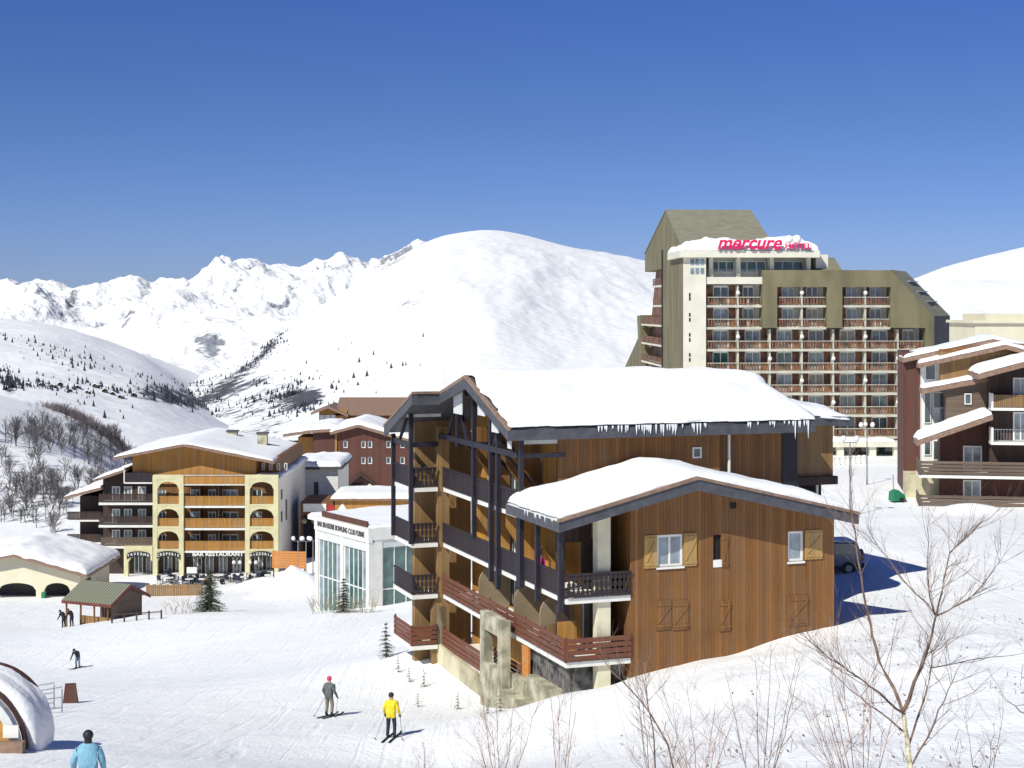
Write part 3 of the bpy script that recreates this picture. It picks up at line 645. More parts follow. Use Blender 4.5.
# left block behind the fin
m = MB().box(-1.1, back, 18.2, 18.75, -18.6, -5.6); m.build('left_block_wall', M['wood_lt'], ch)
box('gable_panel', M['soffit'], ch, -1.9, -.1, 16.95, 17.0, C.z(416.5,0,17), C.z(404.5,0,17))
for z, kd, mt in ((L3,'turned','rail'), (L2,'turned','rail'), (L1,'turned','rail'), (-16.9,'slat','slat')):
    uu0 = -1.65
    o = MB().box(uu0, -.3, 16.85, 20.4, z-.2, z).build('balcony_floor', M['white'], ch)
    rail_x(ch, uu0, -.35, 16.9, z, 1.02, mt, kd); rail_x(ch, 16.95, 20.3, uu0+.03, z, 1.02, mt, 'plank' if kd != 'slat' else 'slat', axis='y')
for v in (16.9, 20.2): post(v, L2, z1+(v-14.7)*(z2-z1)/(v2-14.7)-.3, -1.7)
MB().box(-1.75, -1.65, 16.9, 20.2, -6.9, -6.65).build('tie_beam', M['post'], ch); MB().box(-1.7, -.3, 16.85, 16.95, -6.9, -6.65).build('tie_beam', M['post'], ch)
MB().bar((-1.7,18.9,-6.6),(-1.7,17.2,-5.1),.13,.13).build('brace', M['post'], ch)
# wing: roof
WA = 5.4; WL, WRr = -.67, 12.95; ZA, ZL, ZRr = -6.95, -8.45, -8.72
def wz(u): return ZL+(ZA-ZL)*(u-WL)/(WA-WL) if u < WA else ZA+(ZRr-ZA)*(u-WA)/(WRr-WA)
m = MB().prism([(WL,-1,wz(WL)),(WA,-1,ZA),(WRr,-1,wz(WRr)),(WRr,-1,wz(WRr)-.22),(WA,-1,ZA-.24),(WL,-1,wz(WL)-.22)], (0,6.35,0)); wr = m.build('wing_roof', M['soffit'], ch)
m = MB().prism([(WL-.03,-1.08,wz(WL)-.42),(WA,-1.08,ZA-.48),(WRr+.03,-1.08,wz(WRr)-.44),(WRr+.03,-1.08,wz(WRr)-.02),(WA,-1.08,ZA-.02),(WL-.03,-1.08,wz(WL)-.02)], (0,.08,0))
m.box(WL-.07, WL, -1.08, 5.3, wz(WL)-.42, wz(WL)-.02); m.box(WRr, WRr+.07, -1.08, 5.3, wz(WRr)-.42, wz(WRr)-.02); sub('bargeboard', m, M['fascia'], wr)
m = MB().prism([(WL-.1,-1.14,wz(WL)-.02),(WA,-1.14,ZA-.02),(WRr+.1,-1.14,wz(WRr)-.02),(WRr+.1,-1.14,wz(WRr)+.1),(WA,-1.14,ZA+.11),(WL-.1,-1.14,wz(WL)+.1)], (0,.2,0)); sub('roof_trim', m, M['gutter'], wr)
def wsz(u, v):
    z = wz(u)+.06; k = abs(u-WA)
    if k < 1.5: z -= .16*(1-(k/1.5))**1.5
    return z
MB().sheet(wsz, WL+.05, WRr-.15, -.9, 5.36, .42, 60, 30, .9, 21, .06, .35).build('roof_snow', M['roofsnow'], ch, True)
# wing: front wall with real openings
U0, U1 = 2.85, 12.45; VW = 0.0
def fz(py, u): return C.z(py, u, VW)
def fu(px): return C.u(px, VW)
W1 = (fu(657), fu(683), fz(567.5, 3.9), fz(535.5, 3.9)); W2 = (fu(713.2), fu(721.5), fz(567, 6.6), fz(535, 6.6)); W3 = (fu(788), fu(803.5), fz(561.5, 10.4), fz(531.5, 10.4))
W4 = None
m = MB().wall(U0, U1, -15.2, -9.0, VW, VW+.22, [W1, W2, W3])
m.prism([(U0,VW,-9.0),(U1,VW,-9.0),(U1,VW,wz(U1)-.24),(WA,VW,ZA-.26),(U0,VW,wz(U0)-.24)], (0,.22,0)); m.build('front_wall', M['wood'], ch)
box('base_course', M['conc'], ch, U0, U1-.3, .02, 3, -16.4, -15.2)
m = MB().box(U1-.2, U1, .22, 6, -16, wz(U1)-.3); m.build('right_wall', M['wood'], ch)
m = MB().box(U0, U0+.2, .22, 2, -15.2, wz(U0)-.25); m.build('bay_side_wall', M['wood'], ch)
def shutter(x0, x1, z0, z1, y=-.05, diag=1, mt='shutter'):
    o = MB().box(x0, x1, y, y+.045, z0, z1).build('shutter', M[mt], ch)
    m = MB().box(x0, x1, y-.025, y-.002, z0+.1, z0+.22).box(x0, x1, y-.025, y-.002, z1-.22, z1-.1); a, b = (x0+.05, x1-.05) if diag > 0 else (x1-.05, x0+.05)
    m.bar((a,y-.018,z0+.24),(b,y-.018,z1-.24),.02,.1); sub('batten', m, M[mt], o)
win_x(ch, W1[0], W1[1], W1[2], W1[3], VW+.06, 1, 'glass_lt', .1); shutter(W1[0]-.6, W1[0]-.02, W1[2]-.02, W1[3]+.02); shutter(W1[1]+.02, W1[1]+.62, W1[2]-.02, W1[3]+.02)
win_x(ch, W3[0], W3[1], W3[2], W3[3], VW+.06, 0, 'glass_lt', .1); shutter(W3[1]+.06, W3[1]+.9, W3[2]+.05, W3[3]+.02)
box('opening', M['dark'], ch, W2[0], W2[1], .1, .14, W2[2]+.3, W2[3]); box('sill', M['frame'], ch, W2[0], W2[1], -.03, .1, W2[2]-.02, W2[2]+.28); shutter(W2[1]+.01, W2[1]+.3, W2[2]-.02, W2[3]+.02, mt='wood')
for w_ in (W1, W3): box('window_sill', M['frame'], ch, w_[0]-.04, w_[1]+.04, -.07, 0, w_[2]-.09, w_[2]-.01)
for a, b, c, d_ in [(655,671,630,601),(672,688,630,601),(718,730,631,601),(788,808,626,596)]:
    uu = fu(a); shutter(uu, fu(b), fz(c, uu), fz(d_, uu), mt='wood')
box('vent', M['dark'], ch, fu(730), fu(736), -.03, 0, fz(508, 8), fz(502, 8))
# balcony bay: back walls, column, soffit, stone basement
m = MB().wall(.35, 2.85, -15.2, -8.2, 1.9, 2.1, [(.7,1.5,L2,L2+2.0),(.9,1.8,L1,L1+2.0)]); m.build('bay_back_wall', M['wood_dk'], ch)
box('bay_back_wall', M['wood_or'], ch, .34, 1.2, 1.82, 1.88, L1, L1+1.3)
box('column', M['cream'], ch, fu(599), fu(612), .15, .65, -16.3, wz(1.6)-.25)
m = MB().box(.45, U0, .7, 1.2, -16.5, L1-.24); m.box(.3, .6, .7, 5.0, -16.8, L1-.24); m.build('stone_basement', M['stone'], ch)
# concrete base on the low side
m = MB().prism([(-.25,10.0,-19.3),(-.25,17.0,-19.3),(-.25,17.0,-16.9),(-.25,10.0,-17.15)], (.3,0,0)); m.prism([(-.3,17.0,-19.0),(-.3,17.2,-19.0),(-.3,17.2,-15.0),(-.3,17.0,-15.0)], (.5,0,0)); m.build('retaining_wall', M['concy'], ch)
pu = -.75; va, vb = C.v(502, pu), C.v(480, pu)
m = MB().wall(va, vb, -18.9, L1+.65, pu, pu+.4, [(va+.6, vb-.6, L1-1.6, L1-.1)], 'y'); m.build('concrete_pier', M['conc'], ch)
m = MB().box(.2, 1.9, 6.0, 9.5, -18.5, L1-2.6); m.box(-.9, .2, 3.2, va-.05, -18, -16.6); m.box(-.3, .35, 4.2, 6.0, -17, -16.0); m.box(-.2, .3, 1.2, 4.2, -17.5, -15.7); m.build('concrete_steps', M['conc'], ch)
box('basement_door', M['orange'], ch, .05, .15, 4.6, 5.4, -16.0, L1-.3)
rail_x(ch, 5.6, 9.2, .05, -16.35, .8, 'slat', 'slat', axis='y')
m = MB().box(.25, 1.8, 2, 9.3, -17.4, -16.9); m.build('basement_floor', M['conc'], ch)
# icicles
rr = random.Random(12)
for k in range(62):
    u = rr.choice([rr.uniform(3.2, 8.6), rr.uniform(3.2, 8.6), rr.uniform(10, 13.8)]) ; h = rr.uniform(.08, .38)*(1.3 if 4.3 < u < 8.6 else .8)
    if k in (5, 21): h = .8
    MB().tube([(u,VN-.1,ZE+.05),(u,VN-.1,ZE-h*.5),(u,VN-.1,ZE-h)], [.05,.03,.004], 5).build('icicle', M['ice'], ch)
for k in range(10):
    v = rr.uniform(-1, 4.0); h = rr.uniform(.06, .2)
    MB().tube([(WL-.1,v,ZL+.05),(WL-.1,v,ZL-h)], [.04,.004], 5).build('icicle', M['ice'], ch)
# things on the balconies
def small_tree_in(u, v, z, label, h=1.1):
    t = thing('potted_shrub', C, z, label, 'plant', u=u, v=v); mb = MB(); r_ = random.Random(int(v*10))
    MB().tube([(u,v,z),(u,v,z+.3)], [.14,.19], 10).build('pot', M['conc'], t)
    for k in range(160):
        p = Vector((u,v,z+.5+h*.3))+Vector((r_.gauss(0,.2), r_.gauss(0,.2), r_.gauss(0,.22))); s = .05
        mb.add([p, p+Vector((r_.uniform(-s,s),r_.uniform(-s,s),s)), p+Vector((s,r_.uniform(-s,s),r_.uniform(-s,s)))], [(0,1,2)])
    mb.build('foliage', M['needle'], t)
small_tree_in(-1.2, 17.3, L3, 'bushy shrub on the top left corner balcony of the central chalet')
t = thing('balcony_chair', C, L1, 'pale wooden chair on the lower corner balcony of the central chalet', 'chair', u=.7, v=3.0)
MB().box(.5,.95,2.8,3.2,L1+.42,L1+.47).build('seat', M['wood_lt'], t); MB().box(.5,.95,3.2,3.24,L1+.5,L1+.95).build('backrest', M['wood_lt'], t)
for a in (.52,.9):
    for b in (2.82,3.16): MB().box(a,a+.04,b,b+.04,L1,L1+.42).build('leg', M['wood_lt'], t)
o = MB().box(.15,.2,2.9,3.9,L2+.35,L2+1.2).build('beach_towel', M['cushion'], None, origin=(0,0,0)); o.location = (*C.w(0,0), 0); o.rotation_euler = (0,0,C.a)
tag(o, 'magenta towel hung over the dark upper balcony rail', 'towel')
for v_ in [(-.16)]: pass

# ================================================================== HOTEL
hx = (683-HX)/F_PX*196; H = Frame(hx, 196, 2.5); HG = -18.2
ho = thing('tower_hotel', H, HG, 'tall olive and white hotel with a magenta rooftop sign and rows of balconies', 'hotel')
hu = lambda px, v=0: H.u(px, v)
hz = lambda py: (HY-py)/F_PX*196
vv = lambda px: H.v(px, 0)
va_, vs_, vf_ = vv(666), vv(645), vv(638)
z_ = lambda py, v: (HY-py)/F_PX*H.w(0, v)[1]
prof = [(0,HG),(0,hz(247)),(va_,z_(209,va_)),(vs_,z_(254,vs_)),(vs_,z_(272,vs_)),(vv(652),z_(279,vv(652))),(vv(637),z_(316,vv(637))),(vv(638),z_(338,vv(638))),(vv(624),z_(369,vv(624))),(vv(618),HG)]
ur = H.u(751, va_)
zb1 = z_(272,vs_); vA = vv(662); 
# front slab of side wall + deep part set back to leave the balcony slot
m = MB()
m.prism([(0,v,z) for v, z in [(0,HG),(0,hz(248)),(va_,z_(210,va_)),(vs_,z_(254,vs_)),(vs_,zb1),(vA,zb1),(vA,HG)]], (.08,0,0))
m.prism([(.08,v,z) for v, z in [(.4,hz(252)),(.4,hz(248)),(va_,z_(210,va_)),(vs_,z_(254,vs_)),(vs_,zb1),(3,zb1),(3,hz(252))]], (ur-.1,0,0))
m.box(.08,.6,1.75,vA,HG,hz(255))
m.prism([(0,v,z) for v, z in [(vv(640),HG),(vv(641),z_(315,vv(641))),(vv(637),z_(316,vv(637))),(vv(638),z_(338,vv(638))),(vv(624),z_(369,vv(624))),(vv(618),HG)]], (6,0,0))
m.build('side_wall', M['olive'], ho)
m = MB().prism([(1.6,vA,HG),(1.6,vA,zb1),(1.6,vs_,zb1),(1.6,vv(641),z_(315,vv(641))),(1.6,vv(640),HG)], (5,0,0)); m.build('side_recess', M['hotel_br'], ho)
box('stair_slot', M['dark'], ho, -.06, .0, vv(663), vv(661.8), HG, z_(250, vA))
k = 0; z = z_(285, 20)
while z > HG+1:
    vfar = vv(652) if z > -1 else vv(641)
    box('side_balcony_slab', M['hotel_wh'], ho, 0, 1.6, vA+.1, vfar-.3, z-.25, z); rail_x(ho, vA+.1, vfar-.3, .1, z, 1.0, 'hotel_br', 'slat', axis='y'); z -= 2.7
# sloped roofs of the tower
m = MB().prism([(-.1,-.3,hz(248)-.1),(-.1,va_,z_(210.5,va_)),(-.1,va_,z_(209.5,va_)),(-.1,-.3,hz(247))], (ur+.1,0,0)); m.prism([(-.1,va_,z_(210.5,va_)),(-.1,vs_,z_(254,vs_)),(-.1,vs_,z_(253,vs_)),(-.1,va_,z_(209.5,va_))], (ur+.1,0,0)); m.build('tower_roof', M['olive_rf'], ho)
# body behind the rooms
UB0, UB1 = hu(706), hu(924)
MB().box(0.1, hu(891), 1.7, 14, HG, hz(271)).box(hu(891), UB1, 1.7, 5, HG, hz(328)).build('body_wall', M['hotel_wh'], ho); box('penthouse_wall', M['hotel_wh'], ho, hu(706), hu(812), 2.6, 12, hz(283), hz(256))
box('stair_tower', M['hotel_wh'], ho, .02, hu(705.5), -.35, 1.7, HG, hz(255))
for py in (293,297,313,318,333,338,353,358): box('slit_window', M['dark'], ho, hu(688.5), hu(690), -.4, -.34, hz(py+3.5), hz(py))
for py in (259,268): 
    for px in (690,695,700): box('tower_window', M['glass_lt'], ho, hu(px), hu(px+3.6), -.4, -.34, hz(py+6), hz(py))
slabs = [283, 305, 327, 349, 371, 393, 415, 437]
seps = [705.5, 738, 770, 802, 833.5, 865.5, 898, 924]
rr = random.Random(5)
def room(pa, pb, zf, zc):
    a, b = hu(pa)+.12, hu(pb)-.12; w_ = b-a; g0, g1 = a+w_*.26, a+w_*.78
    for q0, q1 in ((a, g0), (g1, b)):
        if pb-pa > 28 or q0 == a: MB().box(q0, q1, 1.3, 1.7, zf, zc).build('brown_panel', M['hotel_br'], ho)
    o = MB().box(g0, g0+.09, 1.3, 1.42, zf, zc).box(g1-.09, g1, 1.3, 1.42, zf, zc).box((g0+g1)/2-.05,(g0+g1)/2+.05,1.31,1.4,zf,zc).box(g0,g1,1.3,1.42,zc-.25,zc).build('window', M['frame'], ho)
    sub('pane', MB().box(g0+.05, g1-.05, 1.38, 1.41, zf, zc-.1), M[rr.choice(['glass_lt','glass_lt','glass','curtain','glass_gr','glass_lt'])], o)
def hrail(pa, pb, zf):
    a, b = hu(pa)+.14, hu(pb)-.14; m = MB().box(a, b, -.03, .03, zf+.08, zf+.2); n = int((b-a)/.34)
    for k in range(n):
        c = a+(b-a)*(k+.5)/n; m.box(c-.10, c+.10, -.02, .02, zf+.15, zf+.9)
    o = m.build('balcony_railing', M['hotel_br'], ho); sub('handrail', MB().box(a, b, -.06, .06, zf+.92, zf+1.0), M['hotel_slab'], o)
def row(pys, pye, pa, pb, bays):
    zf, zc = hz(pye), hz(pys)-.28
    box('balcony_slab', M['hotel_slab'], ho, hu(pa), hu(pb), -.1, 1.7, zf-.3, zf)
    for a, b in bays: room(a, b, zf, zc); hrail(a, b, zf)
    for s_ in sorted({x for ab in bays for x in ab}):
        if pa+2 < s_ < pb-2: box('bay_divider', M['hotel_slab'], ho, hu(s_)-.12, hu(s_)+.12, .1, 1.7, zf, zc)
for i in range(1, 8):
    y0, y1 = slabs[i-1], slabs[i]
    if i <= 2:
        row(y0, y1, 705.5, 761.5, [(706,738),(738,761.5)]); row(y0, y1, 777, 826, [(777,802),(802,826)]); row(y0, y1, 842, 890, [(842,865.5),(865.5,890)])
    else:
        row(y0, y1, 705.5, 924, list(zip(seps, seps[1:])))
# penthouse storey
m = MB().box(hu(705.5), hu(762), -.15, 2.6, hz(284), hz(277)); m.build('penthouse_slab', M['hotel_wh'], ho)
for a, b in ((714,738),(741,770),(776,808)):
    win_x(ho, hu(a), hu(b), hz(276), hz(260), 2.4, 2, 'glass_gr', .15)
for px in (712,739.5,773,810): box('penthouse_pillar', M['hotel_wh'], ho, hu(px)-.25, hu(px)+.25, .6, 2.3, hz(278), hz(257))
rail_x(ho, hu(708), hu(761), .1, hz(277), .9, 'iron', 'thin')
m = MB().box(-.5, hu(818), -1.0, 10, hz(257.5), hz(251)); m.box(hu(818),hu(830),1.0,10,hz(268),hz(254)); m.build('penthouse_roof', M['hotel_wh'], ho)
def dome(u, v):
    t = (u+.5)/(hu(818)+.5); return hz(251)-.02
MB().sheet(dome, -.4, hu(818)-.1, -.9, 10, 1.5, 60, 30, 3.0, 4, .1, .35).build('roof_snow', M['roofsnow'], ho, True)
text('rooftop_sign', 'mercure', 2.3, M['magenta'], ho, (hu(715)+hu(779))/2, -1.25, hz(243.5), .3, .045, hu(779)-hu(715), .12)
text('rooftop_sign', 'HOTEL', .9, M['magenta'], ho, (hu(783)+hu(809))/2, -1.25, hz(246.5), 0, .02, hu(809)-hu(783), .1)
MB().box(hu(716), hu(809), -1.1, -1.0, hz(250.4), hz(249.8)).build('sign_rack', M['iron'], ho)
MB().ball((hu(787),-1.1,hz(239.5)), .5).ball((hu(795),-1.1,hz(239.5)), .55).build('snow_cap', M['roofsnow'], ho, True)
# olive screen wall
OV = -.45
m = MB(); m.box(hu(762), hu(890), OV, 1.7, hz(287), hz(270)); m.box(hu(762), hu(776.5), OV, 1.7, hz(328), hz(287)); m.box(hu(826.5), hu(841.5), OV, 1.7, hz(328), hz(287)); m.build('screen_wall', M['olive'], ho)
pr = [(890,270),(933,316),(933,458),(924.5,458),(924.5,328),(890,328)]
m = MB().prism([(hu(a),OV,hz(b)) for a, b in pr], (0,1.9,0)); m.build('screen_wall', M['olive'], ho)
m = MB(); A = [(hu(890),OV+.02,hz(269.6)),(hu(933)+.03,OV+.02,hz(316)),(hu(933)+.03,OV+.02,HG)]
B = [(hu(906,8),8,hz(269.6)),(hu(950,5.5),5.5,hz(316)),(hu(950,5.5),5.5,HG)]
m.add(A[:2]+B[:2]+[(A[0][0],8,A[0][2]-1),(A[1][0],8,A[1][2]-1)], [(0,1,3,2),(0,2,4),(1,5,3),(0,4,5,1),(2,3,5,4)]); m.build('sloped_roof', M['olive_rf'], ho)
m = MB().prism([A[1],A[2],B[2],B[1]], (-3,5,0)); m.build('right_side_wall', M['slate'], ho)
for k in range(3):
    t0 = .25+k*.22; p = Vector(A[0]).lerp(Vector(A[1]), t0); q = Vector(B[0]).lerp(Vector(B[1]), t0); a = p.lerp(q, .3); b = p.lerp(q, .85)
    MB().bar(a+Vector((0,0,.06)), b+Vector((0,0,.06)), .9, .12).build('skylight', M['glass_lt'], ho)
# rear small roof
m = MB().prism([(hu(818),9,hz(272)),(hu(818),9,hz(257)),(hu(832),9,hz(257)),(hu(832),9,hz(272))], (0,3,0)); m.build('rear_block', M['slate'], ho)
m = MB().prism([(hu(832),8.5,hz(272)),(hu(832),8.5,hz(255)),(hu(851),8.5,hz(255)),(hu(862),8.5,hz(272))], (0,6,0)); m.build('rear_roof', M['olive_rf'], ho)
# ground floor
box('entrance_canopy', M['hotel_wh'], ho, hu(826), hu(924), -2.6, 1.7, hz(446), hz(441)); box('ground_floor_glass', M['glass'], ho, hu(706), hu(924), 1.5, 1.68, HG, hz(446))
for px in (836,868,892,912): box('entrance_column', M['hotel_wh'], ho, hu(px)-.4, hu(px)+.4, -2.3, -1.5, HG, hz(446))
MB().sheet(lambda u, v: hz(441), hu(827), hu(890), -2.5, 0, .5, 20, 6, .6, 8).build('roof_snow', M['roofsnow'], ho, True)
for py in (305,349,393,437):
    for px in (738,802,865.5): MB().ball((hu(px),-.05,hz(py)+1.5), .27, 8, 6).build('balcony_lamp', M['lamp'], ho, True)
for py in (327,371,415):
    for px in (770,833.5,898): MB().ball((hu(px),-.05,hz(py)+1.5), .27, 8, 6).build('balcony_lamp', M['lamp'], ho, True)

# cream block behind the right chalet
bf = Frame((975-HX)/F_PX*170, 170, 0); t = thing('cream_building', bf, -17, 'plain cream flat-roofed building showing above the far right chalet', 'building')
box('wall', M['beige'], t, 0, 14, 0, 10, -17, -1.4); box('roof_slab', M['beige'], t, -.3, 14.3, -.3, 10.3, -1.4, -1.1); box('parapet', M['beige'], t, 1.2, 14, .2, 9, -1.1, -.4)

# ================================================================== RIGHT CHALET
RB = Frame((921-HX)/F_PX*127, 127, -10.0); RG = -17
rc = thing('dark_chalet', RB, RG, 'dark brown chalet with stepped snowy roofs and wide decks at the right edge', 'chalet')
ru = lambda px, v=0: RB.u(px, v)
def rz(py, v=0): return (HY-py)/F_PX*(127+v)
UX = 16
box('left_tower_wall', M['wood_rb'], rc, ru(903.5,6), ru(921.5,6), 6, 14, RG, rz(352,6))
box('upper_wall', M['wood_lt'], rc, ru(940,4), UX, 4, 10, rz(382,4), rz(352,4))
m = MB().prism([(ru(940,4),4,rz(352,4)),(UX,4,rz(352,4)),(UX,4,rz(352,4)+.5),(ru(1006,4),4,rz(343,4)),(ru(940,4),4,rz(352,4)+.2)], (0,6,0)); m.build('upper_gable', M['wood'], rc)
box('white_bay', M['white'], rc, ru(921.5,4.5), ru(940,4.5), 4.5, 10, RG, rz(361,4.5))
win_x(rc, ru(925,4.4), ru(936,4.4), rz(380,4.4), rz(363,4.4), 4.38, 0)
for (a, b, c, d_) in [(924,931,423,392),(933,944,408,392),(924,931,455,440),(933,940,460,440)]: win_x(rc, ru(a,4.4), ru(b,4.4), rz(c,4.4), rz(d_,4.4), 4.38, 0)
# roofs
def slabroof(name, pts, v0, v1, th=.3, sn=.45, seed=1, snow=True):
    """rake line pts (px,py at v0), running back to v1"""
    P3 = [(ru(a,v0), v0, rz(b,v0)) for a, b in pts]
    m = MB().prism(P3+[(x,y,z-th) for x,y,z in P3[::-1]], (0,v1-v0,0)); o = m.build(name, M['gutter'], rc)
    xs2 = [p[0] for p in P3]; zs2 = [p[2] for p in P3]
    if snow: MB().sheet(lambda u, v: float(np.interp(u, xs2, zs2))+.02, xs2[0]+.05, xs2[-1]-.05, v0+.05, v1, sn, 40, 12, .5, seed, .08).build('roof_snow', M['roofsnow'], rc, True)
slabroof('rear_roof', [(903,358.5),(993,339),(1024,345),(1060,352)], 5.4, 12, .35, .3, 2)
slabroof('upper_roof', [(918.5,364),(1006,344.5),(1030,351),(1060,358)], 3.2, 10, .35, .3, 3)
slabroof('middle_roof', [(922,389),(996,375)], 1.2, 4.5, .4, .26, 4)
slabroof('right_roof', [(978,374),(1060,352)], -3.2, 4, .4, .34, 5)
slabroof('lower_roof', [(917,441),(993,414)], -1.6, 2.0, .4, .5, 6)
box('box_wall', M['wood_gr'], rc, ru(946,1.8), ru(991,1.8), 1.8, 5, rz(424,1.8), rz(381,1.8)); win_x(rc, ru(964.5,1.7), ru(971.5,1.7), rz(404,1.7), rz(393,1.7), 1.66, 0)
box('ground_wall', M['wood_rb'], rc, ru(940,2), UX, 2, 6, RG, rz(424,2)); box('navy_wall', M['wood_dk'], rc, ru(990,0), UX, 0.2, 4, rz(474,.2), rz(367,.2))
for (a, b, c, d_) in [(963,982,474,445),(963,981,508,479),(1013,1030,474,446)]: win_x(rc, ru(a,1.95), ru(b,1.95), rz(c,1.95), rz(d_,1.95), 1.92, 1, 'glass_lt', .12, 'patio_door')
for (a, b, c, d_) in [(1013,1028,405,377),(1013,1028,440,411)]: win_x(rc, ru(a,.15), ru(b,.15), rz(c,.15), rz(d_,.15), .12, 1, 'glass_lt', .12, 'patio_door')
for py, pa, v0 in ((475,919,-1.5),(509,919,-1.5)):
    box('deck', M['white'], rc, ru(pa,v0), UX, v0, 2, rz(py,v0)-.22, rz(py,v0)); rail_x(rc, ru(pa,v0), UX, v0+.05, rz(py,v0), 1.15, 'wood_gr', 'slat'); rail_x(rc, v0, 2, ru(pa,v0)+.05, rz(py,v0), 1.15, 'wood_gr', 'slat', axis='y')
for py in (407,441):
    box('balcony_floor', M['white'], rc, ru(991,-1.5), UX, -1.5, .2, rz(py,-1.5)-.22, rz(py,-1.5)); rail_x(rc, ru(992,-1.4), UX, -1.4, rz(py,-1.5), 1.0, 'wood_lt' if py == 407 else 'iron', 'plank' if py == 407 else 'thin'); box('balcony_pier', M['white'], rc, ru(991.5,-1.5), ru(993.5,-1.5), -1.5, .2, rz(py,-1.5), rz(py,-1.5)+1.1)
for px in (942,960,1000): box('deck_pier', M['conc'], rc, ru(px), ru(px)+.5, -.6, -.1, RG-.6, rz(511))
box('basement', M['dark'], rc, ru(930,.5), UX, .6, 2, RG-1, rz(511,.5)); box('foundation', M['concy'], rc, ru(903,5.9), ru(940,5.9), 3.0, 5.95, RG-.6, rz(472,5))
t = thing('leaning_chair', RB, rz(475,-1), 'folded wooden lounge chair leaning on the wall of the upper deck at right', 'chair', u=ru(995), v=1.2)
m = MB().bar((ru(992),1.0,rz(474)), (ru(996),1.7,rz(458)), .1).bar((ru(999),1.0,rz(474)), (ru(1001),1.7,rz(460)), .1); m.build('frame', M['wood_lt'], t); m = MB()
for k in range(4): f = k/4; m.bar((ru(992)+f*.3,1.0+f*.6,rz(474-14*f)-.0), (ru(999)+f*.2,1.0+f*.6,rz(474-14*f)), .08)
m.build('slats', M['wood_lt'], t)

# ================================================================== RESTAURANT CHALET
D_ = Frame((152.7-HX)/F_PX*190, 190, 0); DG = -32.0
re_ = thing('restaurant_chalet', D_, DG, 'honey-coloured wooden apartment block with cream arched balcony towers over a restaurant', 'restaurant')
du = lambda px, v=0: D_.u(px, v)
def dz(py, v=0): return (HY-py)/F_PX*(190+v)
fl = [506, 528.3, 551]
def tower(pa, pb):
    a, b = du(pa), du(pb); pw = .55
    m = MB().box(a, a+pw, 0, .5, DG, dz(475)).box(b-pw, b, 0, .5, DG, dz(475)); m.box(a+pw, b-pw, 0, .5, dz(479), dz(475))
    tops = [479, 506, 528.3, 551]
    for i in range(4):
        zt = dz(tops[i]); zc = zt-.35; zs = zc-.9; m.archwall(a+pw, b-pw, zs, zc, zt, 0.03, .47)
        if i: m.box(a+pw, b-pw, 0.0, .5, zt, zt+.22)
    m.build('arch_tower', M['yellowwall'], re_)
    for py in fl: box('balcony_floor', M['white'], re_, a+pw, b-pw, .5, 2.5, dz(py)-.2, dz(py)); rail_x(re_, a+pw, b-pw, .3, dz(py)+.2, .95, 'wood_or', 'plank')
tower(152.7, 183.5); tower(245, 278.3)
# portico at the left
a, b = du(124), du(152.6); m = MB().box(a, a+.5, -.1, .5, DG, dz(546)); m.box(a+.5, b, -.1, .5, dz(550), dz(546)); m.archwall(a+.5, b, dz(562), dz(556), dz(550), -.08, .48); m.build('portico_arch', M['yellowwall'], re_)
# central balconies
for py in fl:
    box('balcony_floor', M['white'], re_, du(183.5), du(245), .2, 2.5, dz(py)-.25, dz(py)); rail_x(re_, du(183.8), du(244.8), .26, dz(py), 1.15, 'wood_or', 'plank')
box('attic_railing', M['wood_or'], re_, du(152), du(247), .1, .2, dz(484), dz(476.5)); box('attic_floor', M['white'], re_, du(183.5), du(245), .15, 2.5, dz(485.5), dz(484))
hol = []
for py in fl:
    for (p, q) in ((158,166),(190,202),(208,216),(222,238),(252,262)): hol.append((du(p,2.5), du(q,2.5), dz(py,2.5), dz(py,2.5)+2.0))
m = MB().wall(du(152.8,2.5), du(278,2.5), dz(551,2.5), dz(476,2.5), 2.5, 2.8, hol); m.build('rear_wall', M['wood'], re_)
for k_, (a, b, c, d1) in enumerate(hol): win_x(re_, a, b, c, d1, 2.58, 1, 'glass_lt' if k_ % 3 == 0 else 'glass', .09, 'balcony_door')
for py in fl:
    for px in (200, 219): box('balcony_partition', M['wood_dk'], re_, du(px,1), du(px,1)+.12, .5, 2.5, dz(py), dz(py)+2.3)
# dark left balconies
for py, pa in ((503,98),(525.5,98),(546.5,100)):
    box('balcony_floor', M['white'], re_, du(pa), du(152.5), .3, 3.2, dz(py)-.28, dz(py)); rail_x(re_, du(pa), du(152.4), .36, dz(py), 1.05, 'wood_gr' if py > 540 else 'wood_dk', 'plank')
box('left_wing_wall', M['wood_dk'], re_, du(103,3.2), du(152.5,3.2), 3.2, 14, DG, dz(474,3.2))
for py in (503,525.5,546.5):
    for p in (112,124,138): win_x(re_, du(p,3.1), du(p+8,3.1), dz(py,3.1), dz(py,3.1)+2.0, 3.1, 1, 'glass_lt', .1, 'balcony_door')
box('lower_left_wall', M['wood_dk'], re_, du(80,5), du(103,5), 5, 16, DG, dz(496,5))
for py in (520.5,543): box('balcony_floor', M['white'], re_, du(66,3), du(100,3), 3.5, 6, dz(py,3)-.2, dz(py,3)); rail_x(re_, du(66,3), du(100,3), 3.55, dz(py,3), 1.0, 'wood_dk', 'plank')
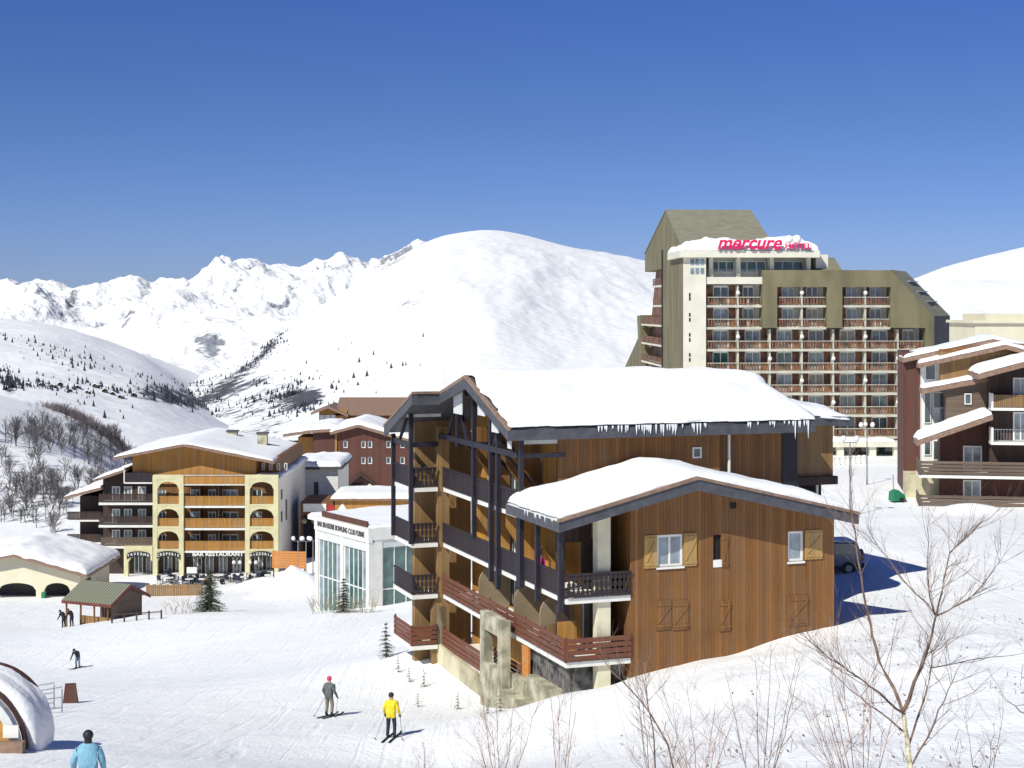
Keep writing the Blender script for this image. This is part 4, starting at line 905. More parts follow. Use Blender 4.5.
def rroof(pts, v0, v1, mt, sn, seed, name):
    P3 = [(du(a,v0), v0, dz(b,v0)) for a, b in pts]; m = MB().prism(P3+[(x,y,z-.3) for x,y,z in P3[::-1]], (0,v1-v0,0)); m.build(name, M[mt], re_)
    X2 = [p[0] for p in P3]; Z2 = [p[2] for p in P3]; MB().sheet(lambda u, v: float(np.interp(u, X2, Z2))+.02, X2[0]+.1, X2[-1]-.1, v0+.1, v1, sn, 44, 26, 1.0, seed, .15, .4).build('roof_snow', M['roofsnow'], re_, True)
rroof([(93,480),(126,469)], 1.5, 14, 'gutter', .25, 3, 'left_roof'); rroof([(64,497),(103,487)], 3, 16, 'gutter', .3, 4, 'lower_left_roof')
# attic and big roof
m = MB().prism([(du(130),1.2,dz(476)),(du(130),1.2,dz(453.5)),(du(184),1.2,dz(443)),(du(254),1.2,dz(457)),(du(254),1.2,dz(476))], (0,24,0)); m.build('attic_wall', M['wood_or'], re_)
box('side_attic_wall', M['wood'], re_, du(254)+.05, du(278)-.3, 3, 24, dz(478), dz(458.5)); 
for k in range(4): win_x(re_, du(258)+k*.9, du(261)+k*.9, dz(470,3), dz(463,3), 2.94, 0)
rroof([(113,457.5),(184,444),(256,458),(274,461.5)], -.8, 23, 'gutter', .28, 5, 'main_roof')
for px, v in ((232,16),(262,12)):
    x = du(px, v); zt = dz(432,v) if px == 232 else dz(434,v); MB().box(x-.6, x+.6, v, v+1, zt-2.4, zt).build('chimney', M['conc'], re_); MB().box(x-.75, x+.75, v-.15, v+1.15, zt, zt+.2).build('chimney_cap', M['slate'], re_)
box('attic_balcony_side', M['rail'], re_, du(124), du(152), .3, .4, dz(483), dz(473)); box('attic_balcony_trim', M['white'], re_, du(124)-.12, du(124), .3, .45, dz(483.6), dz(468)); box('attic_balcony_trim', M['white'], re_, du(124), du(152), .28, .46, dz(484), dz(482.6))
# white rear wing
uw = du(278.4); vr_ = D_.v(306, uw)
m = MB().box(uw-.3, uw, .6, vr_, DG, dz(479.5)); m.build('plaster_side_wall', M['white'], re_)
ur2 = D_.u(338, vr_)
m = MB().box(uw-2, ur2, vr_, vr_+14, DG, dz(469, vr_)); m.build('plaster_wing_wall', M['white'], re_)
box('stair_window', M['slate'], re_, D_.u(314,vr_), D_.u(318.5,vr_), vr_-.06, vr_, dz(499,vr_), dz(482,vr_)); box('stair_window', M['slate'], re_, uw, uw+.06, 6, 7, dz(520,6), dz(500,6))
for z0 in (500, 522): box('side_window', M['slate'], re_, uw, uw+.06, 2, 3, dz(z0,2), dz(z0-10,2))
MB().sheet(lambda u, v: dz(479.5)+.02, uw-3, uw+.3, .4, vr_, .5, 12, 30, .6, 6).build('roof_snow', M['roofsnow'], re_, True)
MB().box(uw-2.4, ur2+.6, vr_-.8, vr_+14, dz(469,vr_), dz(466.5,vr_)).build('wing_roof', M['slate'], re_); MB().sheet(lambda u, v: dz(466.5,vr_)+.01, uw-2.2, ur2+.5, vr_-.7, vr_+14, .7, 24, 24, 1.0, 7).build('roof_snow', M['roofsnow'], re_, True)
# ground floor front
box('sign_board', M['black'], re_, du(184), du(245), .3, .36, dz(557.5), dz(551.6)+-.25)
text('lettering', 'BAR RESTAURANT', .62, M['frame'], re_, (du(192)+du(243))/2, .24, dz(554.7), 0, .02, du(243)-du(192), .03)
for s_, pa, pb in (('TAVERNE',127,150),('CREPERIE',157,180),('PIZZERIA',250,273)):
    A_ = [(du(pa)+(du(pb)-du(pa))*k/12) for k in range(13)]; mid = (A_[0]+A_[-1])/2; R0 = (A_[-1]-A_[0])/2
    m = MB()
    for k in range(12):
        f = lambda x: dz(557.5)+.45*math.sqrt(max(0, 1-((x-mid)/R0/1.05)**2))
        m.prism([(A_[k],-.16,f(A_[k])-.32),(A_[k+1],-.16,f(A_[k+1])-.32),(A_[k+1],-.16,f(A_[k+1])+.32),(A_[k],-.16,f(A_[k])+.32)], (0,.04,0))
    o = m.build('arched_sign_board', M['black'], re_)
    for k, chh in enumerate(s_):
        x = A_[0]+(A_[-1]-A_[0])*(k+.5)/len(s_); text('letter', chh, .42, M['frame'], o, x, -.2, f(x), 0, .01, None, .02)
m = MB(); holes2 = []
for p in (128,140,158,170,188,200,214,228,250,262): holes2.append((du(p), du(p+9), DG+.2, dz(559)))
MB().wall(du(124), du(278), DG, dz(551.3), 3.0, 3.3, holes2).build('ground_floor_wall', M['wood_dk'], re_)
for k_, (a, b, c, d1) in enumerate(holes2): win_x(re_, a, b, c, d1, 3.08, 1, 'glass', .1, 'shop_window')
box('menu_board', M['white'], re_, du(187), du(197), -.2, -.1, dz(573), dz(567))
# terrace
to = D_.w(du(222), -5); tf = Frame(to[0], to[1], 0)
tr = thing('terrace', tf, DG, 'grey snow-free wooden terrace in front of the restaurant arches', 'terrace')
gu = lambda px, d: (px-HX)/F_PX*d-tf.x
m = MB(); pts = [(gu(196,176),176-tf.y),(gu(266,176),176-tf.y),(gu(290,189),189-tf.y),(gu(160,189),189-tf.y)]
m.prism([(x,y,-31.9) for x,y in pts], (0,0,.35)); m.build('deck', M['wood_gr'], tr)
m = MB().prism([(gu(196,176),176-tf.y-.1,-33),(gu(266,176),176-tf.y-.1,-33),(gu(266,176),176-tf.y-.1,-31.5),(gu(196,176),176-tf.y-.1,-31.5)], (0,.08,0)); m.build('deck_skirt', M['wood_gr'], tr)
m = MB()
for k in range(8): a = k/7; x = pts[1][0]+(pts[2][0]-pts[1][0])*a; y = pts[1][1]+(pts[2][1]-pts[1][1])*a; m.box(x-.05,x+.05,y-.05,y+.05,-31.6,-30.6)
m.bar((pts[1][0],pts[1][1],-30.6),(pts[2][0],pts[2][1],-30.6),.1); m.build('handrail', M['wood_dk'], tr)
# terrace chairs and tables
def terrace_chair():
    t = thing('terrace_chair', Frame(0,0,0), 0, 'dark metal-legged chair on the restaurant terrace', 'chair', 'chairs crowded on the restaurant terrace')
    MB().box(-.24,.24,-.24,.24,.43,.48).build('seat', M['navy'], t); MB().box(-.24,.24,.2,.25,.55,1.0).build('backrest', M['navy'], t)
    for a in (-.2,.2):
        for b in (-.2,.2): MB().box(a-.025,a+.025,b-.025,b+.025,0,.43).build('leg', M['iron'], t)
    return t
def terrace_table():
    t = thing('terrace_table', Frame(0,0,0), 0, 'small round white-topped table on the restaurant terrace', 'table', 'tables on the restaurant terrace')
    MB().tube([(0,0,.7),(0,0,.76)], .5, 12).build('tabletop', M['white'], t); MB().tube([(0,0,.02),(0,0,.7)], .05, 6).build('leg', M['iron'], t); return t
def copy_tree(o):
    c = o.copy(); COL.objects.link(c)
    for chd in o.children:
        k = chd.copy(); COL.objects.link(k); k.parent = c
        for g in chd.children: q = g.copy(); COL.objects.link(q); q.parent = k
    return c
tc0, tt0 = terrace_chair(), terrace_table(); r_ = random.Random(8); first = True
for i in range(17):
    px = 163+i*6.6; d = 183+r_.uniform(-2.5, 3); x = (px-HX)/F_PX*d
    gz0 = max(ground(x, d), -31.55 if 196 < px < 275 and d < 188.5 else -99)
    tb = tt0 if i == 0 else copy_tree(tt0); tb.location = (x, d, gz0)
    for k in range(3):
        a = r_.uniform(0, 6.28); c = tc0 if (i == 0 and k == 0) else copy_tree(tc0)
        cx, cy = x+.75*math.cos(a), d+.75*math.sin(a); c.location = (cx, cy, max(ground(cx, cy), -31.55 if 196 < px < 275 and cy < 188.5 else -99)); c.rotation_euler = (0, 0, a-math.pi/2)
# white parasols, tables under: globe lamps on posts
def lamp_post(px, d, h, label, globes=2, group='globe street lamps', zb=None):
    p = gp(px, d); zb = p.z if zb is None else zb; f = Frame(p.x, p.y, 0); t = thing('street_lamp', f, zb, label, 'lamp', group)
    MB().tube([(0,0,zb),(0,0,zb+.8),(0,0,zb+h)], [.09,.06,.045], 8).build('pole', M['iron'], t)
    if globes > 1: MB().bar((-.5,0,zb+h-.05),(.5,0,zb+h-.05),.05).build('crossarm', M['iron'], t)
    for k in range(globes):
        x = 0 if globes == 1 else (-.5 if k == 0 else .5); MB().ball((x,0,zb+h+.22), .22, 12, 8).build('lamp_globe', M['lamp'], t, True)
        MB().ball((x,0,zb+h+.4), .17, 10, 5, .35).build('snow_cap', M['roofsnow'], t, True)
    return t
lamp_post(298, 172, 4.6, 'twin-globe street lamp nearest the orange awning, leftmost of three')
lamp_post(306, 176, 4.2, 'twin-globe street lamp in the middle of three left of the glass club')
lamp_post(313, 180, 4.0, 'twin-globe street lamp closest to the glass club corner')
for px, lb in ((234,'left globe lamp of the pair on the terrace centre'),(240,'right globe lamp of the pair on the terrace centre'),(250,'left globe lamp near the right arch tower'),(256,'right globe lamp near the right arch tower')):
    lamp_post(px, 184.5, 2.2, lb, 1, 'low globe lamps on the terrace', -31.55)
lamp_post(105, 143, 2.4, 'single globe lamp beside the ribbed kiosk', 1, None)
# orange awning/bridge
of = Frame((272-HX)/F_PX*181, 181, -8); t = thing('orange_fence', of, ground(-26,181), 'orange board barrier beside the right arch tower', 'barrier')
zz = (HY-568)/F_PX*181; m = MB()
for k in range(7): m.box(0, 3.9, 0, .06, zz+k*.28, zz+k*.28+.25)
m.build('boards', M['orange'], t); m = MB()
for k in range(4): m.box(.1+k*1.2, .22+k*1.2, .06, .16, zz-1.5, zz+2.0)
m.build('post', M['wood_dk'], t)
# plank fence below terrace
pf = Frame((146-HX)/F_PX*168, 168, 0); zf_ = ground(pf.x+3, 168); t = thing('plank_fence', pf, zf_, 'low weathered plank fence between the kiosk and the spruce', 'fence')
m = MB(); zt = (HY-584.5)/F_PX*168
for k in range(27): m.box(k*.22, k*.22+.2, 0, .04, zf_-.8, zt+.05*math.sin(k*2.1))
m.build('planks', M['wood_lt'], t); MB().box(0, 5.9, .04, .1, zt-.35, zt-.25).build('fence_rail', M['wood_lt'], t)

# ================================================================== BUILDINGS BETWEEN
# low wood building with sign
LB = Frame((303-HX)/F_PX*200, 200, 0); t = thing('low_wooden_building', LB, -30, 'low honey wooden building with a round red sign behind the glass club', 'building')
lu = lambda px: LB.u(px, 0); lz = lambda py: (HY-py)/F_PX*200
box('wall', M['wood_or'], t, lu(335), lu(420), 0, 10, -33, lz(500)); box('shop_front', M['wood'], t, lu(300), lu(335), .5, 9, -33, lz(503)); box('dark_shop_opening', M['dark'], t, lu(303), lu(333), .3, .5, lz(560), lz(516))
MB().box(lu(330), lu(422), -.5, 10, lz(500), lz(498.6)).build('roof', M['gutter'], t); MB().sheet(lambda u, v: lz(498.6)+.01, lu(331), lu(421), -.4, 10, .6, 30, 14, 1.2, 3).build('roof_snow', M['roofsnow'], t, True)
box('signboard', M['white'], t, lu(303), lu(326), .2, .3, lz(512), lz(504)); MB().tube([(lu(330.5),.25,lz(508.5)),(lu(330.5),.1,lz(508.5))], .5, 16).build('round_sign', M['red'], t)
m = MB().prism([(lu(336),-.1,lz(512)),(lu(348.5),-.1,lz(512)),(lu(342.5),-.1,lz(503))], (0,.08,0)); m.build('triangle_sign', M['white'], t)
for px in (305,315,325): MB().ball((lu(px),-1,lz(520)), .35, 8, 6).build('balcony_flowers', M['flower'], t)
# brown block of flats
BB = Frame((336-HX)/F_PX*262, 262, 0); t = thing('brown_apartment_house', BB, -32, 'dark red-brown apartment house with small white-framed windows and a snowy roof', 'apartment house')
bu = lambda px, v=0: BB.u(px, v); bz = lambda py: (HY-py)/F_PX*262
hb = [(bu(343+a), bu(343+a)+.75, bz(b+5), bz(b-2)) for a in (0,) for b in (443,459,476)]+[(bu(a), bu(a)+.75, bz(b+5), bz(b-2)) for a in (361,367.5,386,400) for b in (443,459)]
m = MB().wall(bu(336), bu(424), -33, bz(440), 0, .4, hb); m.prism([(bu(336),0,bz(440)),(bu(424),0,bz(440)),(bu(405),0,bz(440)+.2),(bu(360),0,bz(427)),(bu(336),0,bz(433))], (0,.4,0)); m.build('front_wall', M['wood_rb'], t)
for h_ in hb: win_x(t, *h_, .12, 0, 'glass', .14)
box('left_wall', M['wood_rb'], t, bu(313,4), bu(336), 4, 14, -33, bz(431)); box('corner_pilaster', M['wood_or'], t, bu(335), bu(337), -.2, .0, -33, bz(432)); box('left_end_wall', M['wood_or'], t, bu(298,6), bu(313,6), 6, 14, -33, bz(440))
def bsn(pts, v0, v1, sn, seed, name):
    P3 = [(bu(a,v0), v0, bz(b)) for a, b in pts]; MB().prism(P3+[(x,y,z-.4) for x,y,z in P3[::-1]], (0,v1-v0,0)).build(name, M['gutter'], t)
    X2 = [p[0] for p in P3]; Z2 = [p[2] for p in P3]; MB().sheet(lambda u, v: float(np.interp(u, X2, Z2))+.02, X2[0], X2[-1], v0+.5, v1, sn, 40, 20, 1.2, seed, .2, .4).build('roof_snow', M['roofsnow'], t, True)
bsn([(330,432),(358,424.5),(400,437),(428,444)], -1, 16, .7, 2, 'main_roof'); bsn([(283,436),(312,432),(337,430.5)], 3, 18, .8, 3, 'left_roof')
m = MB().prism([(bu(345),-.9,bz(487)),(bu(361),-.9,bz(472)),(bu(381),-.9,bz(487)),(bu(381),-.9,bz(489)),(bu(361),-.9,bz(475)),(bu(345),-.9,bz(489))], (0,1,0)); m.build('porch_roof', M['wood_dk'], t); box('porch_opening', M['dark'], t, bu(350), bu(376), -.1, 0, bz(496), bz(483))
m = MB().prism([(bu(363),-.3,bz(489)),(bu(376),-.3,bz(489)),(bu(370),-.3,bz(483))], (0,.2,0)); m.build('porch_light_panel', M['yellowwall'], t)
UBf = Frame((317-HX)/F_PX*330, 330, 0); t = thing('upper_wooden_house', UBf, -32, 'wooden house with a wide brown roof and orange gable above the brown apartment house', 'house')
uu_ = lambda px, v=0: UBf.u(px, v); uz = lambda py: (HY-py)/F_PX*330
box('wall', M['wood'], t, uu_(345), uu_(412), 2, 12, -40, uz(411)); m = MB().prism([(uu_(319),0,-40),(uu_(347),0,-40),(uu_(347),0,uz(411)),(uu_(328),0,uz(407)),(uu_(319),0,uz(411))], (0,11,0)); m.build('gable_wall', M['wood_or'], t)
P3 = [(uu_(312),-2,uz(412)),(uu_(329),-2,uz(405.5)),(uu_(349),-2,uz(414))]; MB().prism(P3+[(x,y,z-.5) for x,y,z in P3[::-1]], (0,14,0)).build('gable_roof', M['gutter'], t)
m = MB().prism([(uu_(335),0,uz(413.5)),(uu_(335),9,uz(404)+.9),(uu_(335),9,uz(404)+.3),(uu_(335),0,uz(415.5))], (uu_(414)-uu_(335),0,0)); m.build('main_roof', M['gutter'], t)
for px in (322,327.5,333): MB().box(uu_(px)-.5, uu_(px)+.5, -.15, 0, uz(421), uz(415)).build('window', M['frame'], t)

# glass club
p0 = at(369, 529, 130); K = Frame(p0.x, p0.y, 33); KG = -26.5
cl = thing('glass_club', K, KG, 'white flat-roofed club hall with tall green glass bays and a lettered parapet', 'club building')
ZT = (HY-529)/F_PX*130; ZP = (HY-543)/F_PX*130
box('core_wall', M['white'], cl, .6, 12, .6, 10, KG, ZT-.3)
m = MB().box(-.1, .3, -.1, 9.9, ZP, ZT); m.box(.3, 12, -.1, .3, ZP+.2, ZT); m.build('parapet', M['white'], cl)
box('roof', M['roofsnow'], cl, .3, 12, .3, 12, ZT-.5, ZT-.15); MB().sheet(lambda u, v: ZT-.15, .3, 12, .3, 12, .3, 20, 20, .6, 4).build('roof_snow', M['roofsnow'], cl, True)
box('roof_curb', M['wood_rb'], cl, .32, .5, 1.0, 9.3, ZT+.02, ZT+.45)
for v in (-.05, 4.55, 9.3): box('pillar', M['white'], cl, -.05, .5, v, v+.5, KG, ZP)
box('pillar', M['white'], cl, .5, 1.2, -.05, .4, KG, ZP+.2); box('band', M['soffit'], cl, 0, .4, .45, 9.3, ZP-.75, ZP-.02); box('band', M['soffit'], cl, 1.2, 12, 0, .4, ZP-.5, ZP+.2)
for a, b in ((.5,4.5),(5.1,9.3)):
    n = 5; m = MB()
    for k in range(n+1): c = a+(b-a)*k/n; m.box(.1,.2,c-.05,c+.05,KG,ZP-.75)
    m.box(.12,.19,a,b,KG+3.6,KG+3.7); o = m.build('window', M['frame'], cl)
    for k in range(n): c = a+(b-a)*k/n; sub('pane', MB().box(.14,.16,c+.05,c+(b-a)/n-.05,KG,ZP-.76), M['glass_gr' if k in (1,2,3) else 'glass_lt'], o)
m = MB()
for k in range(6): c = 1.3+k*1.1; m.box(c-.04,c+.04,.1,.2,KG,ZP-.5)
m.box(1.2,7,.12,.19,KG+3.6,KG+3.7); o = m.build('window', M['frame'], cl); sub('pane', MB().box(1.2,7,.14,.16,KG,ZP-.5), M['glass_gr'], o)
text('lettering', 'BAR BRASSERIE BOWLING CLUB FORME', .62, M['slate'], cl, -.13, 4.9, (ZT+ZP)/2, 0, .01, 8.6, .02, rotz=-math.pi/2)

# ================================================================== LEFT SHED, KIOSK, BARREL HUT
SF = Frame(at(88,0,165).x, 165, 0); t = thing('arched_shed', SF, -30.3, 'low cream shed with arched openings under a thick curved blanket of snow', 'shed')
su = lambda px, v=0: SF.u(px, v); sz = lambda py: (HY-py)/F_PX*165
xa = su(16); 
def shz(u): return sz(553)+(u-xa)*(sz(574)-sz(553))/(su(90)-xa) if u > xa else sz(553)+(xa-u)*(-.18)
m = MB(); ar = [(su(-30),su(-6)),(su(-2),su(36)),(su(44),su(70))]; edges = [su(-36)]+[e for a in ar for e in a]+[su(80)]
for a, b in ar:
    n = 12
    for k in range(n):
        x0 = a+(b-a)*k/n; x1 = a+(b-a)*(k+1)/n; f = lambda x: -28.9+.75*math.sqrt(max(0,1-((x-(a+b)/2)/((b-a)/2))**2))
        m.prism([(x0,0,f(x0)),(x1,0,f(x1)),(x1,0,shz(x1)-.2),(x0,0,shz(x0)-.2)], (0,.4,0))
for k in range(0, len(edges), 2):
    a, b = edges[k], edges[k+1]; m.prism([(a,0,-31),(b,0,-31),(b,0,shz(b)-.2),(a,0,shz(a)-.2)], (0,.4,0))
m.build('arched_wall', M['beige'], t); box('inner_wall', M['slate'], t, su(-36), su(80), 3, 3.2, -31, -27.6); box('side_wall', M['beige'], t, su(80)-.3, su(80), .4, 12, -31, -27.6)
box('open_front_wall', M['slate'], t, su(80), su(80)+.08, 2, 4, -31, -28.2)
P3 = [(su(-40),-1,shz(su(-40))),(xa,-1,shz(xa)),(su(90),-1,shz(su(90)))]; MB().prism(P3+[(x,y,z-.28) for x,y,z in P3[::-1]], (0,14,0)).build('roof', M['gutter'], t)
MB().sheet(lambda u, v: shz(u)+.02-max(0,(abs(u-xa)<1.5)*.1), su(-40)+.1, su(90)-.05, -.9, 13, .75, 50, 30, 2.0, 11, .12, .3).build('roof_snow', M['roofsnow'], t, True)
o = MB().box(su(43.5),su(47),-.8,-.2,-30.2,-29.0).build('litter_bin', M['green'], None, origin=(0,0,0)); o.location = (SF.x, SF.y, 0); tag(o, 'small green bin standing between the arches of the cream shed', 'bin')
KF = Frame(at(112,0,140).x, 140, -25); kg = -28.4
t = thing('kiosk', KF, kg, 'small kiosk with a ribbed greenish metal roof in the left valley', 'kiosk')
ek = (HY-604)/F_PX*140; rk = ek+1.35
def ku(x): return x
m = MB(); m.prism([(-5.4,-.2,ek),(-5.4,2.5,rk),(-5.4,5.2,ek),(-5.4,5.2,ek-.12),(-5.4,2.5,rk-.14),(-5.4,-.2,ek-.12)], (5.5,0,0)); m.build('roof', M['metalroof'], t)
m = MB().prism([(-.45,.4,kg-1),(-.45,4.6,kg-1),(-.45,4.6,ek+.1),(-.45,2.5,rk-.25),(-.45,.4,ek+.1)], (.1,0,0)); m.box(-2.2,-.45,2.2,4.6,kg-1,ek); m.build('side_wall', M['wood_gr'], t)
box('front_counter', M['wood_lt'], t, -4.0, -.5, .5, .6, kg-.5, kg+1.3); box('back_wall', M['wood_rb'], t, -5, -.5, 4.5, 4.6, kg-1, ek)
m = MB().prism([(.1,-.2,ek-.3),(.1,2.5,rk-.3),(.1,5.2,ek-.3),(.1,5.2,ek-.02),(.1,2.5,rk-.0),(.1,-.2,ek-.02)], (.06,0,0)); m.box(-5.4,.1,-.26,-.2,ek-.3,ek-.05); m.build('bargeboard', M['darkred'], t)
for x in (-5.1,-3.5,-2.0,-.5): MB().box(x-.06,x+.06,0,.12,kg-.8,ek-.1).build('post', M['wood'], t)
gf = Frame(at(112,0,137).x, 137, -8); zg = ground(gf.x+1, 137); t = thing('wire_fence', gf, zg, 'low wooden rail fence running right from the kiosk', 'fence')
m = MB()
for k in range(5): z0 = ground(*gf.w(k*1.1,0)); MB().box(k*1.1-.06,k*1.1+.06,-.05,.05,z0-.4,z0+.75).build('post', M['wood_dk'], t); MB().bar((0,0,zg+.6),(4.4,0,ground(*gf.w(4.4,0))+.6),.08).build('rail', M['wood_gr'], t)
# barrel hut
BHx = at(-43, 0, 52).x; BF = Frame(BHx, 52, 0); bg_ = ground(BHx+1, 52)-.1
bh = thing('barrel_hut', BF, bg_, 'golden round-topped wooden hut under heavy snow at the lower left corner', 'hut')
r0 = 1.8; n = 22
arc = lambda r, k: (r*math.cos(math.pi*k/n), r*1.05*math.sin(math.pi*k/n))
m = MB().prism([(arc(r0,k)[0],0,bg_+.1+arc(r0,k)[1]) for k in range(n+1)], (0,.15,0)); m.build('front_wall', M['yellowhut'], bh)
m = MB()
for k in range(n):
    a, b = arc(r0,k), arc(r0,k+1); c, d_ = arc(r0+.28,k), arc(r0+.28,k+1)
    m.prism([(a[0],-.2,bg_+.1+a[1]),(b[0],-.2,bg_+.1+b[1]),(d_[0],-.2,bg_+.1+d_[1]),(c[0],-.2,bg_+.1+c[1])], (0,.35,0))
m.build('arch_trim', M['soffit'], bh); m = MB()
for k in range(n):
    a, b = arc(r0+.3,k), arc(r0+.3,k+1); c, d_ = arc(r0+.36,k), arc(r0+.36,k+1)
    m.prism([(a[0],.15,bg_+.1+a[1]),(b[0],.15,bg_+.1+b[1]),(d_[0],.15,bg_+.1+d_[1]),(c[0],.15,bg_+.1+c[1])], (0,3,0))
m.build('shingle_roof', M['wood_rb'], bh)
m = MB(); ring = []
nv_ = 16
for j in range(nv_+1):
    y = .45+j/nv_*1.8
    for k in range(n+1):
        th = math.pi*k/n; e = min(1, (j+.5)/3); nn = mnoise.noise(Vector((k*.35, j*.5, 2.2)))
        rr2 = r0+.38+(.12+.30*math.sin(th)**.7)*e*(1+.3*nn)+.5*max(0, math.cos(th)-.6)
        ring.append((rr2*math.cos(th), y+.25*nn*(j==0), bg_-.1+rr2*1.02*math.sin(th)))
fs = [(j*(n+1)+k, j*(n+1)+k+1, (j+1)*(n+1)+k+1, (j+1)*(n+1)+k) for j in range(nv_) for k in range(n)]
inner = len(ring)
ring += [((r0+.37)*math.cos(math.pi*k/n), .55, bg_-.1+(r0+.37)*math.sin(math.pi*k/n)) for k in range(n+1)]
fs += [(k+1, k, inner+k, inner+k+1) for k in range(n)]
m.add(ring, fs); m.build('roof_snow', M['roofsnow'], bh, True)
box('notice', M['white'], bh, 1.6, 2.1, -.35, -.3, bg_+.65, bg_+1.05); box('bench', M['gutter'], bh, 1.5, 2.3, -.6, -.25, bg_+.1, bg_+.55)
# tubular barrier + dark board
for i, (px, d, lb) in enumerate(((30, 76, 'grey tubular metal barrier behind the barrel hut, the rear one of two'), (37, 73, 'grey tubular metal barrier behind the barrel hut, the front one of two'))):
    p = gp(px, d); f = Frame(p.x, p.y, 14); t = thing('metal_barrier', f, p.z, lb, 'barrier', 'tubular barriers beside the hut'); z = p.z
    MB().tube([(-.6,0,z+.1),(-.6,0,z+.95),(1.1,0,z+1.15),(1.1,0,z+.2),(-.6,0,z+.1)], .03, 6).build('frame', M['iron'], t); MB().tube([(-.6,0,z+.55),(1.1,0,z+.68)], .025, 6).build('rail', M['iron'], t)
    for x in (-.6, 1.1, .2): MB().tube([(x,0,z-.5),(x,0,z+1.05)], .03, 6).build('leg', M['iron'], t)
p = gp(70.5, 80); f = Frame(p.x, p.y, 12); t = thing('piste_board', f, p.z, 'dark brown A-frame board standing alone on the snow', 'board')
for s in (-1, 1): m = MB().prism([(-.38,s*.32,p.z-.1),(.38,s*.32,p.z-.1),(.26,s*.05,p.z+.95),(-.26,s*.05,p.z+.95)], (0,.03*s,0)); m.build('panel', M['wood_rb'], t)
MB().box(-.26,.26,-.06,.06,p.z+.93,p.z+.98).build('hinge', M['wood_dk'], t)

